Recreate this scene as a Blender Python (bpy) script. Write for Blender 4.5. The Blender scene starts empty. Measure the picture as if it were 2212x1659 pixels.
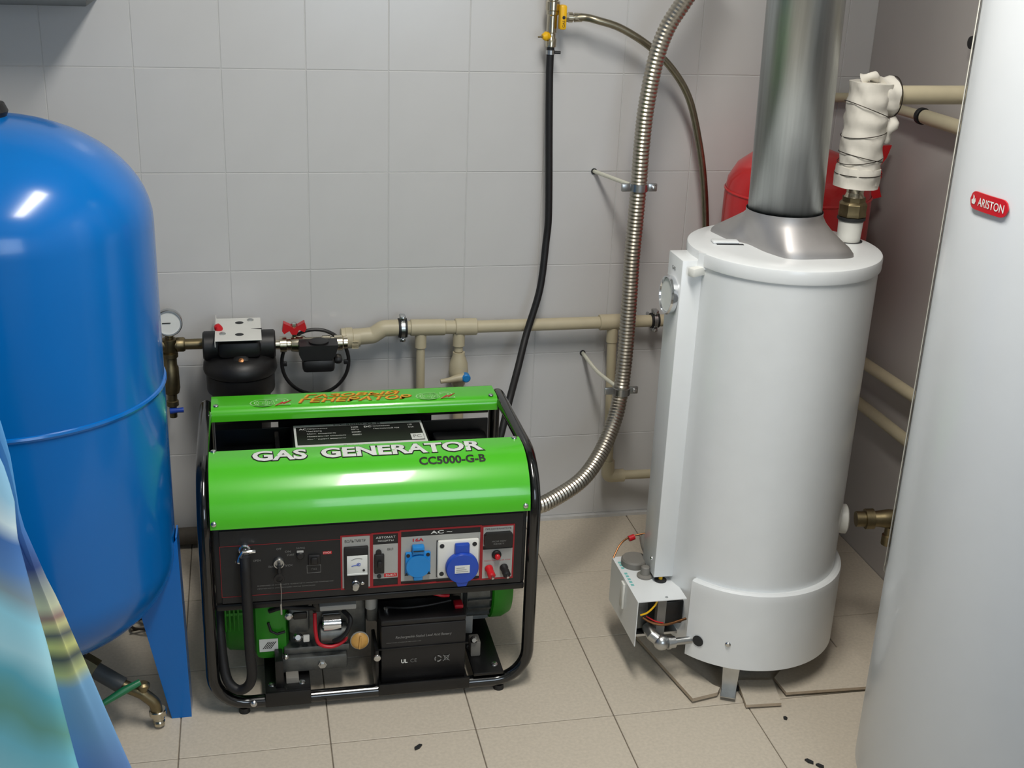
import bpy, bmesh, math, random
from mathutils import Vector, Matrix
from math import sin, cos, pi, radians, sqrt, hypot
random.seed(7)
S = bpy.context.scene
COL = S.collection

# ------------------------------------------------------------------ camera
def rotm(ax, a): return Matrix.Rotation(a, 3, ax)
R = rotm('Z', -0.2236) @ rotm('X', -0.3686) @ rotm('Y', -0.0413)
right, fwd, up = R.col[0], R.col[1], R.col[2]
cd = bpy.data.cameras.new('camera'); cam = bpy.data.objects.new('camera', cd); COL.objects.link(cam)
M = Matrix((right, up, -fwd)).transposed().to_4x4()
M.translation = Vector((0.2454, -3.0614, 1.6361))
cam.matrix_world = M
cd.sensor_fit = 'HORIZONTAL'; cd.sensor_width = 36.0; cd.lens = 36.0 * 2644.08 / 2212.0
cd.clip_start = 0.05; cd.clip_end = 60
S.camera = cam

# ------------------------------------------------------------------ world, lamps, exposure
w = bpy.data.worlds.new('world'); S.world = w; w.use_nodes = True
w.node_tree.nodes['Background'].inputs[0].default_value = (0.72, 0.84, 1.0, 1)
w.node_tree.nodes['Background'].inputs[1].default_value = 1.0
def area(name, loc, rot, sx, sy, power, col):
    d = bpy.data.lights.new(name, 'AREA'); d.shape = 'RECTANGLE'; d.size = sx; d.size_y = sy
    d.energy = power; d.color = col
    o = bpy.data.objects.new(name, d); COL.objects.link(o); o.location = loc; o.rotation_euler = rot
    return o
LAMP = (0.70, -1.72, 2.585)
area('ceiling_lamp_light', LAMP, (0, 0, 0), 0.27, 1.15, 33, (1.0, 0.965, 0.90))
area('window_daylight', (1.05, -4.16, 1.6), (radians(90), 0, 0), 1.05, 1.15, 15, (0.74, 0.87, 1.0))
S.view_settings.view_transform = 'Standard'; S.view_settings.look = 'None'
S.view_settings.gamma = 1.0; S.view_settings.use_curve_mapping = False
S.view_settings.exposure = 0.22

# ------------------------------------------------------------------ materials
def lin(c):
    c = c / 255.0
    return c / 12.92 if c <= 0.04045 else ((c + 0.055) / 1.055) ** 2.4
def L3(rgb): return (lin(rgb[0]), lin(rgb[1]), lin(rgb[2]), 1.0)
MATS = {}
def mat(name, rgb, rough=0.5, metal=0.0, var=0.06, scale=18.0, bump=0.0, bscale=120.0, coat=0.0, spec=0.5, stretch=None, trans=0.0, emis=None):
    if name in MATS: return MATS[name]
    m = bpy.data.materials.new(name); m.use_nodes = True
    nt = m.node_tree; N = nt.nodes; b = N['Principled BSDF']
    b.inputs['Roughness'].default_value = rough; b.inputs['Metallic'].default_value = metal
    b.inputs['Specular IOR Level'].default_value = spec
    if coat: b.inputs['Coat Weight'].default_value = coat; b.inputs['Coat Roughness'].default_value = 0.06
    if trans: b.inputs['Transmission Weight'].default_value = trans
    tc = N.new('ShaderNodeTexCoord'); mp = N.new('ShaderNodeMapping')
    nt.links.new(tc.outputs['Object'], mp.inputs['Vector'])
    if stretch: mp.inputs['Scale'].default_value = stretch
    nz = N.new('ShaderNodeTexNoise'); nz.inputs['Scale'].default_value = scale; nz.inputs['Detail'].default_value = 4
    nt.links.new(mp.outputs['Vector'], nz.inputs['Vector'])
    cr = N.new('ShaderNodeValToRGB')
    c = L3(rgb)
    cr.color_ramp.elements[0].position = 0.3; cr.color_ramp.elements[1].position = 0.7
    cr.color_ramp.elements[0].color = tuple(x * (1 - var) for x in c[:3]) + (1,)
    cr.color_ramp.elements[1].color = tuple(min(1, x * (1 + var)) for x in c[:3]) + (1,)
    nt.links.new(nz.outputs['Fac'], cr.inputs['Fac']); nt.links.new(cr.outputs['Color'], b.inputs['Base Color'])
    if bump:
        n2 = N.new('ShaderNodeTexNoise'); n2.inputs['Scale'].default_value = bscale; n2.inputs['Detail'].default_value = 3
        nt.links.new(mp.outputs['Vector'], n2.inputs['Vector'])
        bp = N.new('ShaderNodeBump'); bp.inputs['Strength'].default_value = bump; bp.inputs['Distance'].default_value = 0.002
        nt.links.new(n2.outputs['Fac'], bp.inputs['Height']); nt.links.new(bp.outputs['Normal'], b.inputs['Normal'])
    if emis:
        b.inputs['Emission Color'].default_value = L3(emis[0]); b.inputs['Emission Strength'].default_value = emis[1]
    MATS[name] = m
    return m

m_tile = mat('wall_tile_glaze', (204, 204, 204), 0.22, var=0.02, scale=6, bump=0.05, bscale=9, spec=0.4)
m_grout = mat('wall_grout', (196, 196, 195), 0.9, var=0.05, scale=60)
m_floor = mat('floor_tile_stone', (198, 188, 172), 0.55, var=0.07, scale=140, bump=0.03, bscale=200, spec=0.35)
m_fgrout = mat('floor_grout', (128, 119, 107), 0.95, var=0.1, scale=60)
m_rod = mat('zinc_rod', (226, 225, 208), 0.35, 0.2, var=0.02)
m_printshade = mat('dark_orange_print', (176, 92, 20), 0.5)
m_tilecore = mat('tile_clay_edge', (178, 162, 142), 0.9, var=0.1, scale=60)
m_rwall = mat('right_wall_grey', (178, 173, 170), 0.6, var=0.03, scale=4)  # one even grey, darker than the back wall tiles
m_plaster = mat('painted_plaster', (214, 214, 210), 0.85, var=0.02)
m_green = mat('green_paint', (78, 194, 34), 0.24, var=0.02, coat=0.5, spec=0.5)
m_dgreen = mat('engine_green_plastic', (38, 140, 22), 0.4, var=0.05)
m_black = mat('black_powder_coat', (15, 15, 16), 0.32, var=0.15, scale=60, spec=0.5)
m_blkgloss = mat('black_tube_gloss', (8, 9, 10), 0.14, var=0.1, spec=0.6, coat=0.4)
m_panel = mat('control_panel_black', (26, 26, 27), 0.5, var=0.08, scale=80)
m_rubber = mat('black_rubber', (21, 21, 23), 0.55, var=0.2, scale=90, bump=0.15, bscale=300)
m_plastic = mat('black_plastic', (24, 23, 24), 0.45, var=0.12, scale=70)
m_red = mat('red_print', (148, 26, 34), 0.5, var=0.04)
m_redplastic = mat('red_plastic', (196, 24, 34), 0.35, var=0.04)
m_redpaint = mat('red_tank_paint', (205, 24, 30), 0.3, var=0.03, coat=0.3)
m_cable_r = mat('red_cable', (188, 18, 38), 0.4)
m_lgrey = mat('light_grey_plate', (170, 170, 166), 0.5, var=0.03)
m_white = mat('white_enamel', (226, 229, 230), 0.3, var=0.015, coat=0.2)
m_whiteplast = mat('white_plastic', (226, 226, 220), 0.4, var=0.02)
m_boiler = mat('white_boiler_enamel', (210, 214, 218), 0.3, var=0.01, coat=0.15)
m_film = mat('cream_protective_film', (206, 205, 194), 0.3, var=0.03, scale=30)
m_print_w = mat('white_print', (224, 226, 222), 0.5, var=0.02)
m_print_k = mat('black_print', (22, 24, 20), 0.5, var=0.02)
m_print_o = mat('orange_print', (240, 172, 44), 0.5, var=0.08, scale=90)
m_print_g = mat('pale_green_print', (168, 222, 150), 0.5, var=0.05)
m_print_grey = mat('grey_print', (128, 128, 126), 0.5, var=0.02)
m_print_t = mat('teal_print', (120, 190, 186), 0.5, var=0.02)
m_skyblue = mat('light_blue_plastic', (28, 132, 206), 0.4, var=0.03)
m_royal = mat('royal_blue_plastic', (34, 74, 178), 0.35, var=0.03)
m_tank = mat('blue_tank_paint', (0, 104, 184), 0.2, var=0.03, scale=5, coat=0.15, spec=0.4)
m_steel = mat('zinc_steel', (190, 192, 192), 0.3, 1.0, var=0.06, scale=40)
m_bolt = mat('zinc_bolt', (205, 206, 205), 0.22, 1.0, var=0.04)
m_chrome = mat('chrome', (225, 227, 230), 0.08, 1.0, var=0.02)
m_flue = mat('galvanised_flue', (190, 194, 194), 0.38, 1.0, var=0.14, scale=9, stretch=(9, 9, 0.4))
m_hood = mat('aluminised_hood', (190, 187, 186), 0.55, 1.0, var=0.05, scale=14, bump=0.03, bscale=60)
m_brass = mat('dull_brass', (132, 120, 92), 0.42, 1.0, var=0.14, scale=50)
m_nickel = mat('nickel_plated_brass', (196, 188, 168), 0.22, 1.0, var=0.08, scale=40)
m_castal = mat('cast_aluminium', (112, 114, 112), 0.5, 0.8, var=0.15, scale=60, bump=0.1)
m_pp = mat('beige_polypropylene', (190, 180, 152), 0.45, var=0.05, scale=22)
m_yellow = mat('yellow_plastic', (238, 184, 12), 0.4, var=0.05)
m_green2 = mat('green_lever', (24, 112, 70), 0.35, var=0.06)
m_greypipe = mat('dark_grey_pipe', (70, 74, 76), 0.5, var=0.12)
m_darkbrown = mat('dark_brown_pipe', (84, 78, 70), 0.75, var=0.15, scale=40)  # dark grey-brown with slight random variation
m_insul = mat('white_foam_insulation', (224, 220, 210), 0.75, var=0.05, scale=26, bump=0.4, bscale=40)
m_wire = mat('iron_wire', (62, 56, 50), 0.5, 0.7)
m_knobgrey = mat('grey_knob_plastic', (124, 121, 115), 0.55, var=0.06)
m_copper = mat('copper_tube', (140, 98, 66), 0.4, 1.0, var=0.12)
m_amber = mat('amber_plastic', (206, 158, 84), 0.35, var=0.12, scale=60)
m_glass = mat('dial_glass', (250, 250, 250), 0.03, var=0.0, trans=0.95)
m_dark = mat('dark_grommet', (34, 36, 38), 0.6)
m_lampwhite = mat('lamp_diffuser', (250, 248, 240), 0.4, emis=((255, 250, 238), 3.0))

def corrug_mat():
    m = mat('corrugated_stainless', (186, 180, 168), 0.36, 1.0, var=0.05, scale=30)
    return m
m_corr = corrug_mat()
def braid_mat():
    m = mat('braided_steel', (150, 143, 124), 0.34, 1.0, var=0.1, scale=60)
    nt = m.node_tree; N = nt.nodes
    uv = N.new('ShaderNodeTexCoord'); ck = N.new('ShaderNodeTexChecker'); mp = N.new('ShaderNodeMapping')
    mp.inputs['Scale'].default_value = (260, 8, 1); mp.inputs['Rotation'].default_value = (0, 0, 0)
    nt.links.new(uv.outputs['UV'], mp.inputs['Vector']); nt.links.new(mp.outputs['Vector'], ck.inputs['Vector'])
    ck.inputs['Scale'].default_value = 1.0
    bp = N.new('ShaderNodeBump'); bp.inputs['Strength'].default_value = 0.8; bp.inputs['Distance'].default_value = 0.0015
    nt.links.new(ck.outputs['Fac'], bp.inputs['Height']); nt.links.new(bp.outputs['Normal'], N['Principled BSDF'].inputs['Normal'])
    return m
m_braid = braid_mat()

# ------------------------------------------------------------------ mesh helpers
BASE = {}
def V(*a): return Vector(a)
class MB:
    def __init__(self): self.bm = bmesh.new(); self.uv = self.bm.loops.layers.uv.new('uv')
    def box(self, x0, x1, y0, y1, z0, z1, bev=0.0, seg=2, rot=None, piv=None):
        vs = [self.bm.verts.new(p) for p in ((x0,y0,z0),(x1,y0,z0),(x1,y1,z0),(x0,y1,z0),(x0,y0,z1),(x1,y0,z1),(x1,y1,z1),(x0,y1,z1))]
        fs = [self.bm.faces.new([vs[i] for i in q]) for q in ((0,3,2,1),(4,5,6,7),(0,1,5,4),(1,2,6,5),(2,3,7,6),(3,0,4,7))]
        new = list(vs)
        if bev:
            es = list({e for f in fs for e in f.edges})
            r = bmesh.ops.bevel(self.bm, geom=es, offset=bev, segments=seg, profile=0.5, affect='EDGES')
            new = list({v for f in r['faces'] for v in f.verts} | {v for v in vs if v.is_valid})
        if rot is not None:
            c = Vector(piv) if piv else Vector(((x0+x1)/2, (y0+y1)/2, (z0+z1)/2))
            bmesh.ops.rotate(self.bm, verts=[v for v in new if v.is_valid], cent=c, matrix=rot)
        return self
    def lathe(self, base, axis, prof, n=32, cap0=True, cap1=True, a0=0.0, a1=2*pi):
        base = Vector(base); ax = Vector(axis).normalized()
        t = Vector((1,0,0)) if abs(ax.x) < 0.9 else Vector((0,1,0))
        u = (t - ax * t.dot(ax)).normalized(); v = ax.cross(u)
        full = abs(a1 - a0 - 2*pi) < 1e-6
        k = n if full else n + 1
        rings = []
        for r, h in prof:
            rings.append([self.bm.verts.new(base + ax*h + (u*cos(a0+(a1-a0)*i/n) + v*sin(a0+(a1-a0)*i/n))*max(r, 1e-5)) for i in range(k)])
        for A, B in zip(rings[:-1], rings[1:]):
            for i in range(n):
                j = (i+1) % k
                self.bm.faces.new((A[i], A[j], B[j], B[i]))
        if full and cap0 and prof[0][0] > 1e-4: self.bm.faces.new(list(reversed(rings[0])))
        if full and cap1 and prof[-1][0] > 1e-4: self.bm.faces.new(rings[-1])
        return self
    def cyl(self, p0, p1, r, r2=None, n=24, bev=0.0):
        p0 = Vector(p0); p1 = Vector(p1); L = (p1-p0).length; r2 = r if r2 is None else r2
        pr = [(r-bev, 0), (r, bev), (r2, L-bev), (r2-bev, L)] if bev else [(r, 0), (r2, L)]
        return self.lathe(p0, p1-p0, pr, n)
    def tube(self, pts, r, n=12, closed=False, caps=True):
        pts = [Vector(p) for p in pts]; k = len(pts)
        T = []
        for i in range(k):
            a = pts[(i-1) % k] if (closed or i > 0) else pts[i]
            b = pts[(i+1) % k] if (closed or i < k-1) else pts[i]
            T.append((b-a).normalized())
        t = Vector((0,0,1)) if abs(T[0].z) < 0.9 else Vector((1,0,0))
        nrm = (t - T[0]*t.dot(T[0])).normalized()
        rings = []; ln = 0; lens = []
        for i in range(k):
            if i: 
                nrm = (nrm - T[i]*nrm.dot(T[i])).normalized(); ln += (pts[i]-pts[i-1]).length
            lens.append(ln)
            bn = T[i].cross(nrm); rr = r[i] if isinstance(r, (list, tuple)) else r
            rings.append([self.bm.verts.new(pts[i] + (nrm*cos(2*pi*j/n) + bn*sin(2*pi*j/n))*rr) for j in range(n)])
        rng = range(k) if closed else range(k-1)
        for i in rng:
            A = rings[i]; B = rings[(i+1) % k]
            for j in range(n):
                f = self.bm.faces.new((A[j], A[(j+1) % n], B[(j+1) % n], B[j]))
                uvs = ((lens[i], j/n), (lens[i], (j+1)/n), (lens[(i+1) % k], (j+1)/n), (lens[(i+1) % k], j/n))
                for l, q in zip(f.loops, uvs): l[self.uv].uv = q
        if caps and not closed:
            self.bm.faces.new(list(reversed(rings[0]))); self.bm.faces.new(rings[-1])
        return self
    def sphere(self, c, r, n=20, m=12, sc=(1,1,1)):
        c = Vector(c)
        rings = []
        for i in range(m+1):
            a = pi*i/m - pi/2
            rings.append([self.bm.verts.new((c.x+sc[0]*r*cos(a)*cos(2*pi*j/n) if 0 < i < m else c.x+1e-5*cos(2*pi*j/n), c.y+sc[1]*r*cos(a)*sin(2*pi*j/n) if 0 < i < m else c.y+1e-5*sin(2*pi*j/n), c.z+sc[2]*r*sin(a))) for j in range(n)])
        for A, B in zip(rings[:-1], rings[1:]):
            for j in range(n): self.bm.faces.new((A[j], A[(j+1) % n], B[(j+1) % n], B[j]))
        return self
    def prism(self, poly, fn, d0, d1):
        # poly of 2D points, fn(u,v,d)->3D
        a = [self.bm.verts.new(fn(u, v, d0)) for u, v in poly]; b = [self.bm.verts.new(fn(u, v, d1)) for u, v in poly]
        n = len(poly)
        self.bm.faces.new(list(reversed(a))); self.bm.faces.new(b)
        for i in range(n): self.bm.faces.new((a[i], a[(i+1) % n], b[(i+1) % n], b[i]))
        return self
    def sheet(self, rows, closed=False):
        R_ = [[self.bm.verts.new(p) for p in row] for row in rows]
        for A, B in zip(R_[:-1], R_[1:]):
            n = len(A)
            for j in range(n if closed else n-1): self.bm.faces.new((A[j], A[(j+1) % n], B[(j+1) % n], B[j]))
        return self
    def build(self, name, m, parent=None, base=None, smooth=35, thick=None):
        bm = self.bm
        bmesh.ops.recalc_face_normals(bm, faces=bm.faces)
        if parent is not None: base = BASE[parent]
        elif base is None:
            zs = [v.co.z for v in bm.verts]; xs = [v.co.x for v in bm.verts]; ys = [v.co.y for v in bm.verts]
            base = Vector(((min(xs)+max(xs))/2, (min(ys)+max(ys))/2, min(zs)))
        base = Vector(base)
        for v in bm.verts: v.co -= base
        me = bpy.data.meshes.new(name); bm.to_mesh(me); bm.free()
        me.materials.append(m)
        if smooth:
            me.shade_smooth(); me.set_sharp_from_angle(angle=radians(smooth))
        o = bpy.data.objects.new(name, me); COL.objects.link(o)
        if parent is not None: o.parent = parent
        else: o.location = base
        BASE[o] = base
        if thick:
            md = o.modifiers.new('thickness', 'SOLIDIFY'); md.thickness = thick; md.offset = -1
        return o
def tag(o, label=None, cat=None, group=None, kind=None):
    if label: o['label'] = label
    if cat: o['category'] = cat; o['kind'] = 'thing'
    if group: o['group'] = group
    if kind: o['kind'] = kind
    return o
def thing(name, label, cat, base, group=None):
    o = bpy.data.objects.new(name, None); COL.objects.link(o); o.location = base
    o.empty_display_size = 0.05
    BASE[o] = Vector(base)
    return tag(o, label, cat, group)
def one(mb, name, m, label, cat, base=None, group=None, **k):
    return tag(mb.build(name, m, None, base, **k), label, cat, group)
def fillet(pts, rad, closed=False, n=7):
    pts = [Vector(p) for p in pts]; out = []; k = len(pts)
    for i in range(k):
        r = rad[i] if isinstance(rad, (list, tuple)) else rad
        if (not closed and i in (0, k-1)) or r <= 0: out.append(pts[i]); continue
        a = (pts[(i-1) % k]-pts[i]).normalized(); b = (pts[(i+1) % k]-pts[i]).normalized()
        th = a.angle(b); d = r/math.tan(th/2)
        p0 = pts[i]+a*d; p1 = pts[i]+b*d
        c = pts[i]+(a+b).normalized()*(r/sin(th/2))
        u = (p0-c); w_ = (p1-c); ang = u.angle(w_)
        for j in range(n+1):
            t = j/n
            out.append(c + (u*sin((1-t)*ang) + w_*sin(t*ang))/sin(ang))
    return out
def spline(pts, per=10):
    P = [Vector(p) for p in pts]; out = []
    for i in range(len(P)-1):
        p0 = P[i-1] if i else P[0]*2-P[1]; p1 = P[i]; p2 = P[i+1]; p3 = P[i+2] if i+2 < len(P) else P[-1]*2-P[-2]
        for j in range(per):
            t = j/per
            out.append(0.5*((2*p1)+(p2-p0)*t+(2*p0-5*p1+4*p2-p3)*t*t+(3*p1-p0-3*p2+p3)*t**3))
    out.append(P[-1]); return out
def resample(pts, step):
    pts = [Vector(p) for p in pts]; out = [pts[0]]; acc = 0
    for a, b in zip(pts[:-1], pts[1:]):
        L = (b-a).length; d = step-acc
        while d <= L: out.append(a.lerp(b, d/L)); d += step
        acc = (acc+L) % step
    return out
def text_mesh(body, size=1.0, offset=0.0, outline=0.0, shear=0.0, space=1.0):
    c = bpy.data.curves.new('txt', 'FONT'); c.body = body; c.size = size; c.offset = offset; c.shear = shear
    c.space_character = space; c.resolution_u = 3
    if outline: c.fill_mode = 'NONE'; c.bevel_depth = outline; c.bevel_resolution = 0
    o = bpy.data.objects.new('txt', c); COL.objects.link(o)
    dg = bpy.context.evaluated_depsgraph_get(); dg.update()
    me = bpy.data.meshes.new_from_object(o.evaluated_get(dg))
    bpy.data.objects.remove(o); bpy.data.curves.remove(c)
    return me
def text(name, body, m, fn, x0, x1, y0, y1, parent, offset=0.0, outline=0.0, shear=0.0, thick=None, space=1.0, ref=None, label=None):
    """flat printed lettering fitted into the box x0..x1, y0..y1 (cap height), mapped by fn(u,v)->3D"""
    me = text_mesh(body, 1.0, offset, outline, shear, space)
    if ref is None: ref = text_mesh(body, 1.0, 0.0, 0.0, shear, space)
    xs = [v.co.x for v in ref.vertices]; ys = [v.co.y for v in ref.vertices]
    ax, bx = min(xs), max(xs); ay, by = min(ys), max(ys)
    base = BASE[parent]
    for v in me.vertices:
        u = x0+(v.co.x-ax)/(bx-ax)*(x1-x0); q = y0+(v.co.y-ay)/(by-ay)*(y1-y0)
        v.co = Vector(fn(u, q)) - base
    bpy.data.meshes.remove(ref)
    me.name = name; me.materials.clear(); me.materials.append(m)
    for p in me.polygons: p.material_index = 0
    o = bpy.data.objects.new(name, me); COL.objects.link(o); o.parent = parent; BASE[o] = base
    if label: o['label'] = label
    return o

# ------------------------------------------------------------------ the room
XR = 1.88; XL = -1.35; YF = -4.2; ZC = 2.66
def shell(name, b, m):
    mb = MB(); mb.box(*b); return tag(mb.build(name, m, None, smooth=0), kind='structure')
floor = shell('floor', (XL-.1, XR+.1, YF-.1, 0.1, -.12, -.004), m_fgrout)
wall_back = shell('wall_back', (XL-.1, XR+.1, 0.0011, 0.1, -.004, ZC), m_grout)
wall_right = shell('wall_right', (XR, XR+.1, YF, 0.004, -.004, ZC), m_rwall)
wall_left = shell('wall_left', (XL-.1, XL, YF, 0.004, -.004, ZC), m_plaster)
ceiling = shell('ceiling', (XL-.1, XR+.1, YF-.1, 0.1, ZC, ZC+.1), m_plaster)
mb = MB(); wx0, wx1, wz0, wz1 = 0.45, 1.65, 0.95, 2.25
for b in ((XL-.1, wx0, YF-.1, YF, -.004, ZC), (wx1, XR+.1, YF-.1, YF, -.004, ZC), (wx0, wx1, YF-.1, YF, -.004, wz0), (wx0, wx1, YF-.1, YF, wz1, ZC)): mb.box(*b)
tag(mb.build('wall_front', m_plaster, None, smooth=0), kind='structure')
win = bpy.data.objects.new('window_1', None); COL.objects.link(win); win.location = (1.05, YF-.05, wz0); BASE[win] = Vector(win.location); tag(win, kind='structure')
mb = MB()
for b in ((wx0, wx0+.06, -.03, .03, wz0, wz1), (wx1-.06, wx1, -.03, .03, wz0, wz1), (wx0, wx1, -.03, .03, wz0, wz0+.06), (wx0, wx1, -.03, .03, wz1-.06, wz1), (1.02, 1.08, -.03, .03, wz0, wz1)):
    mb.box(b[0], b[1], YF-.05+b[2], YF-.05+b[3], b[4], b[5])
mb.build('window_frame', m_whiteplast, win, smooth=0)
for a, b in ((wx0+.06, 1.02), (1.08, wx1-.06)):
    MB().box(a, b, YF-.053, YF-.047, wz0+.06, wz1-.06).build('pane', m_glass, win, smooth=0)

# wall and floor tiles: real pieces with recessed joints
def tile_mesh(nm, sx, sy, sz, m, bev=0.0012):
    mb = MB(); mb.box(0, sx, 0, sy, 0, sz, bev, 1)
    bmesh.ops.recalc_face_normals(mb.bm, faces=mb.bm.faces)
    me = bpy.data.meshes.new(nm); mb.bm.to_mesh(me); mb.bm.free(); me.materials.append(m); return me
TM = {}
def place_tile(kind, dims, loc, parent, m, jit=0.0):
    key = (kind,) + tuple(round(d, 4) for d in dims)
    if key not in TM: TM[key] = tile_mesh('tile', *dims, m)
    o = bpy.data.objects.new('tile', TM[key]); COL.objects.link(o); o.parent = parent
    o.location = Vector(loc) - BASE[parent]
    if jit: o.rotation_euler = tuple(random.uniform(-jit, jit) for _ in range(3)) if kind != 'f' else (random.uniform(-jit, jit), random.uniform(-jit, jit), 0)
J = 0.0007
zrows = [(0.0, 0.0098)] if False else []
for k in range(7):
    z0 = 0.0096+.25*k
    for i in range(-3, 10):
        x0 = .2*i; x1 = min(x0+.2, XR)
        place_tile('b', (x1-x0-2*J, 0.006, .25-2*J), (x0+J, 0.0, z0+J), wall_back, m_tile, 0.0011)
FP = .3079; fx0 = .0666; fy0 = -.927
for i in range(-3, 6):
    for k in range(-3, 4):
        x0 = fx0+FP*i; x1 = min(x0+FP, XR); y0 = fy0+FP*k; y1 = min(y0+FP, 0.0)
        if x1-x0 < .01 or y1-y0 < .01: continue
        place_tile('f', (x1-x0-.0022, y1-y0-.0022, .008), (x0+.0011, y0+.0011, -.008), floor, m_floor, 0.0)
MB().box(XL, XR, -.012, 0.004, 0, .0085).build('joint_strip', m_grout, wall_back, smooth=0)

# ------------------------------------------------------------------ ceiling lamp
t = thing('ceiling_lamp', 'white fluorescent ceiling light above the room', 'lamp', (LAMP[0], LAMP[1], 2.60))
MB().box(LAMP[0]-.155, LAMP[0]+.155, LAMP[1]-.62, LAMP[1]+.62, 2.60, ZC, .006).build('housing', m_whiteplast, t)
MB().box(LAMP[0]-.135, LAMP[0]+.135, LAMP[1]-.58, LAMP[1]+.58, 2.592, 2.602, .002).build('diffuser', m_lampwhite, t)

# ------------------------------------------------------------------ green gas generator
g = thing('gas_generator', 'lime green and black gas generator with control panel and open tube frame', 'generator', (.48, -.56, 0))
XA, XB, YA, YB, ZT, ZB = .1375, .8225, -.788, -.335, .548, .023
loop = fillet([(XA,YA,ZB),(XB,YA,ZB),(XB,YA,ZT),(XB,YB,ZT),(XB,YB,ZB),(XA,YB,ZB),(XA,YB,ZT),(XA,YA,ZT)], [.075,.075,.115,.05,.07,.07,.05,.115], True, 8)
MB().tube(loop, .0142, 14, True).build('frame', m_blkgloss, g)
for nx, ny in ((.2, YA), (.76, YA), (.2, YB), (.76, YB)):
    MB().cyl((nx, ny, 0), (nx, ny, .012), .012, .011, 16).build('foot', m_rubber, g)
# pressed sheet covers
def arc(cy, cz, r, a0, a1, n=14): return [(cy+r*cos(a0+(a1-a0)*i/n), cz+r*sin(a0+(a1-a0)*i/n)) for i in range(n+1)]
def cover(name, prof, x0, x1, m, parent, th=.0016):
    # closed strip section extruded along x
    out = list(prof); inn = []
    for i, (y, z) in enumerate(prof):
        a = prof[max(i-1, 0)]; b = prof[min(i+1, len(prof)-1)]
        dy, dz = b[0]-a[0], b[1]-a[1]; L = hypot(dy, dz) or 1
        inn.append((y+dz/L*th, z-dy/L*th))
    poly = out + inn[::-1]
    mb = MB(); mb.prism(poly, lambda u, v, d: (d, u, v), x0, x1)
    return mb.build(name, m, parent, smooth=50)
CY, CZ, CR = -.692, .452, .11
fprof = [(-.802, .4505)] + arc(CY, CZ, CR, pi, pi/2, 22) + [(-.664, .562)]
fc = cover('front_cover', fprof, .1500, .8105, m_green, g)
rprof = [(-.4330, .531)] + arc(-.413, .542, .020, pi, pi/2, 10) + [(-.356, .562)] + arc(-.356, .547, .015, pi/2, 0, 6)
rc = cover('rear_cover', rprof, .1500, .8105, m_green, g)
def fsurf(off=.0009):
    def fn(u, s):
        if s <= pi/2*CR:
            a = s/CR; return (u, CY-(CR+off)*cos(a), CZ+(CR+off)*sin(a))
        return (u, CY+(s-pi/2*CR), CZ+CR+off)
    return fn
def rtop(off=.0008): return lambda u, v: (u, v, .562+off)
# lettering on the covers
for body, x0, x1 in (('GAS', .240, .347), ('GENERATOR', .381, .718)):
    text('lettering_shadow', body, m_print_k, fsurf(.0006), x0, x1, .1480, .1860, fc, offset=.075)
    text('lettering', body, m_print_w, fsurf(.0014), x0, x1, .1480, .1860, fc, offset=.035)
text('model_number', 'CC5000-G-B', m_print_k, fsurf(.0010), .581, .721, .1130, .1325, fc, offset=.03)
for body, x0, x1, y0, y1 in (('ГАЗОВЫЙ', .360, .582, -.386, -.362), ('ГЕНЕРАТОР', .346, .607, -.416, -.392)):
    text('lettering_shadow', body, m_printshade, rtop(.0006), x0+.002, x1+.002, y0-.001, y1-.001, rc, offset=.03, shear=.25)
    text('lettering', body, m_print_o, rtop(.0012), x0, x1, y0, y1, rc, offset=.018, shear=.25)
for xo in (.238, .620):
    for body, u0, u1, v0, v1 in (('C', 0, .045, -.425, -.386), ('GB', .014, .054, -.419, -.391), ('2', .058, .088, -.421, -.384)):
        text('emblem', body, m_print_g, rtop(.0003), xo+u0, xo+u1, v0, v1, rc, offset=.03)
        text('emblem_inside', body, m_green, rtop(.0006), xo+u0, xo+u1, v0, v1, rc, offset=-.008)
    mb = MB(); mb.prism([(xo+.054, -.427), (xo+.073, -.404), (xo+.074, -.410), (xo+.093, -.396), (xo+.074, -.419), (xo+.073, -.413)], lambda u, v, d: (u, v, d), .5625, .5634)
    mb.build('emblem_bolt', m_redplastic, rc, smooth=0)
def screw(p, nrm, parent, r=.0062, name='screw'):
    p = Vector(p); nrm = Vector(nrm).normalized()
    o = MB().lathe(p, nrm, [(r, 0), (r, .0012), (r*.85, .0030), (r*.5, .0040), (0, .0043)], 16).build(name, m_bolt, parent)
    return o
ff = fsurf(0)
for u, s in ((.159, .2), (.7985, .193), (.157, .012), (.800, .011)):
    p = ff(u, s); q = fsurf(.01)(u, s); screw(p, Vector(q)-Vector(p), fc)
for u, v in ((.161, -.414), (.796, -.418)): screw((u, v, .562), (0, 0, 1), rc)
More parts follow.
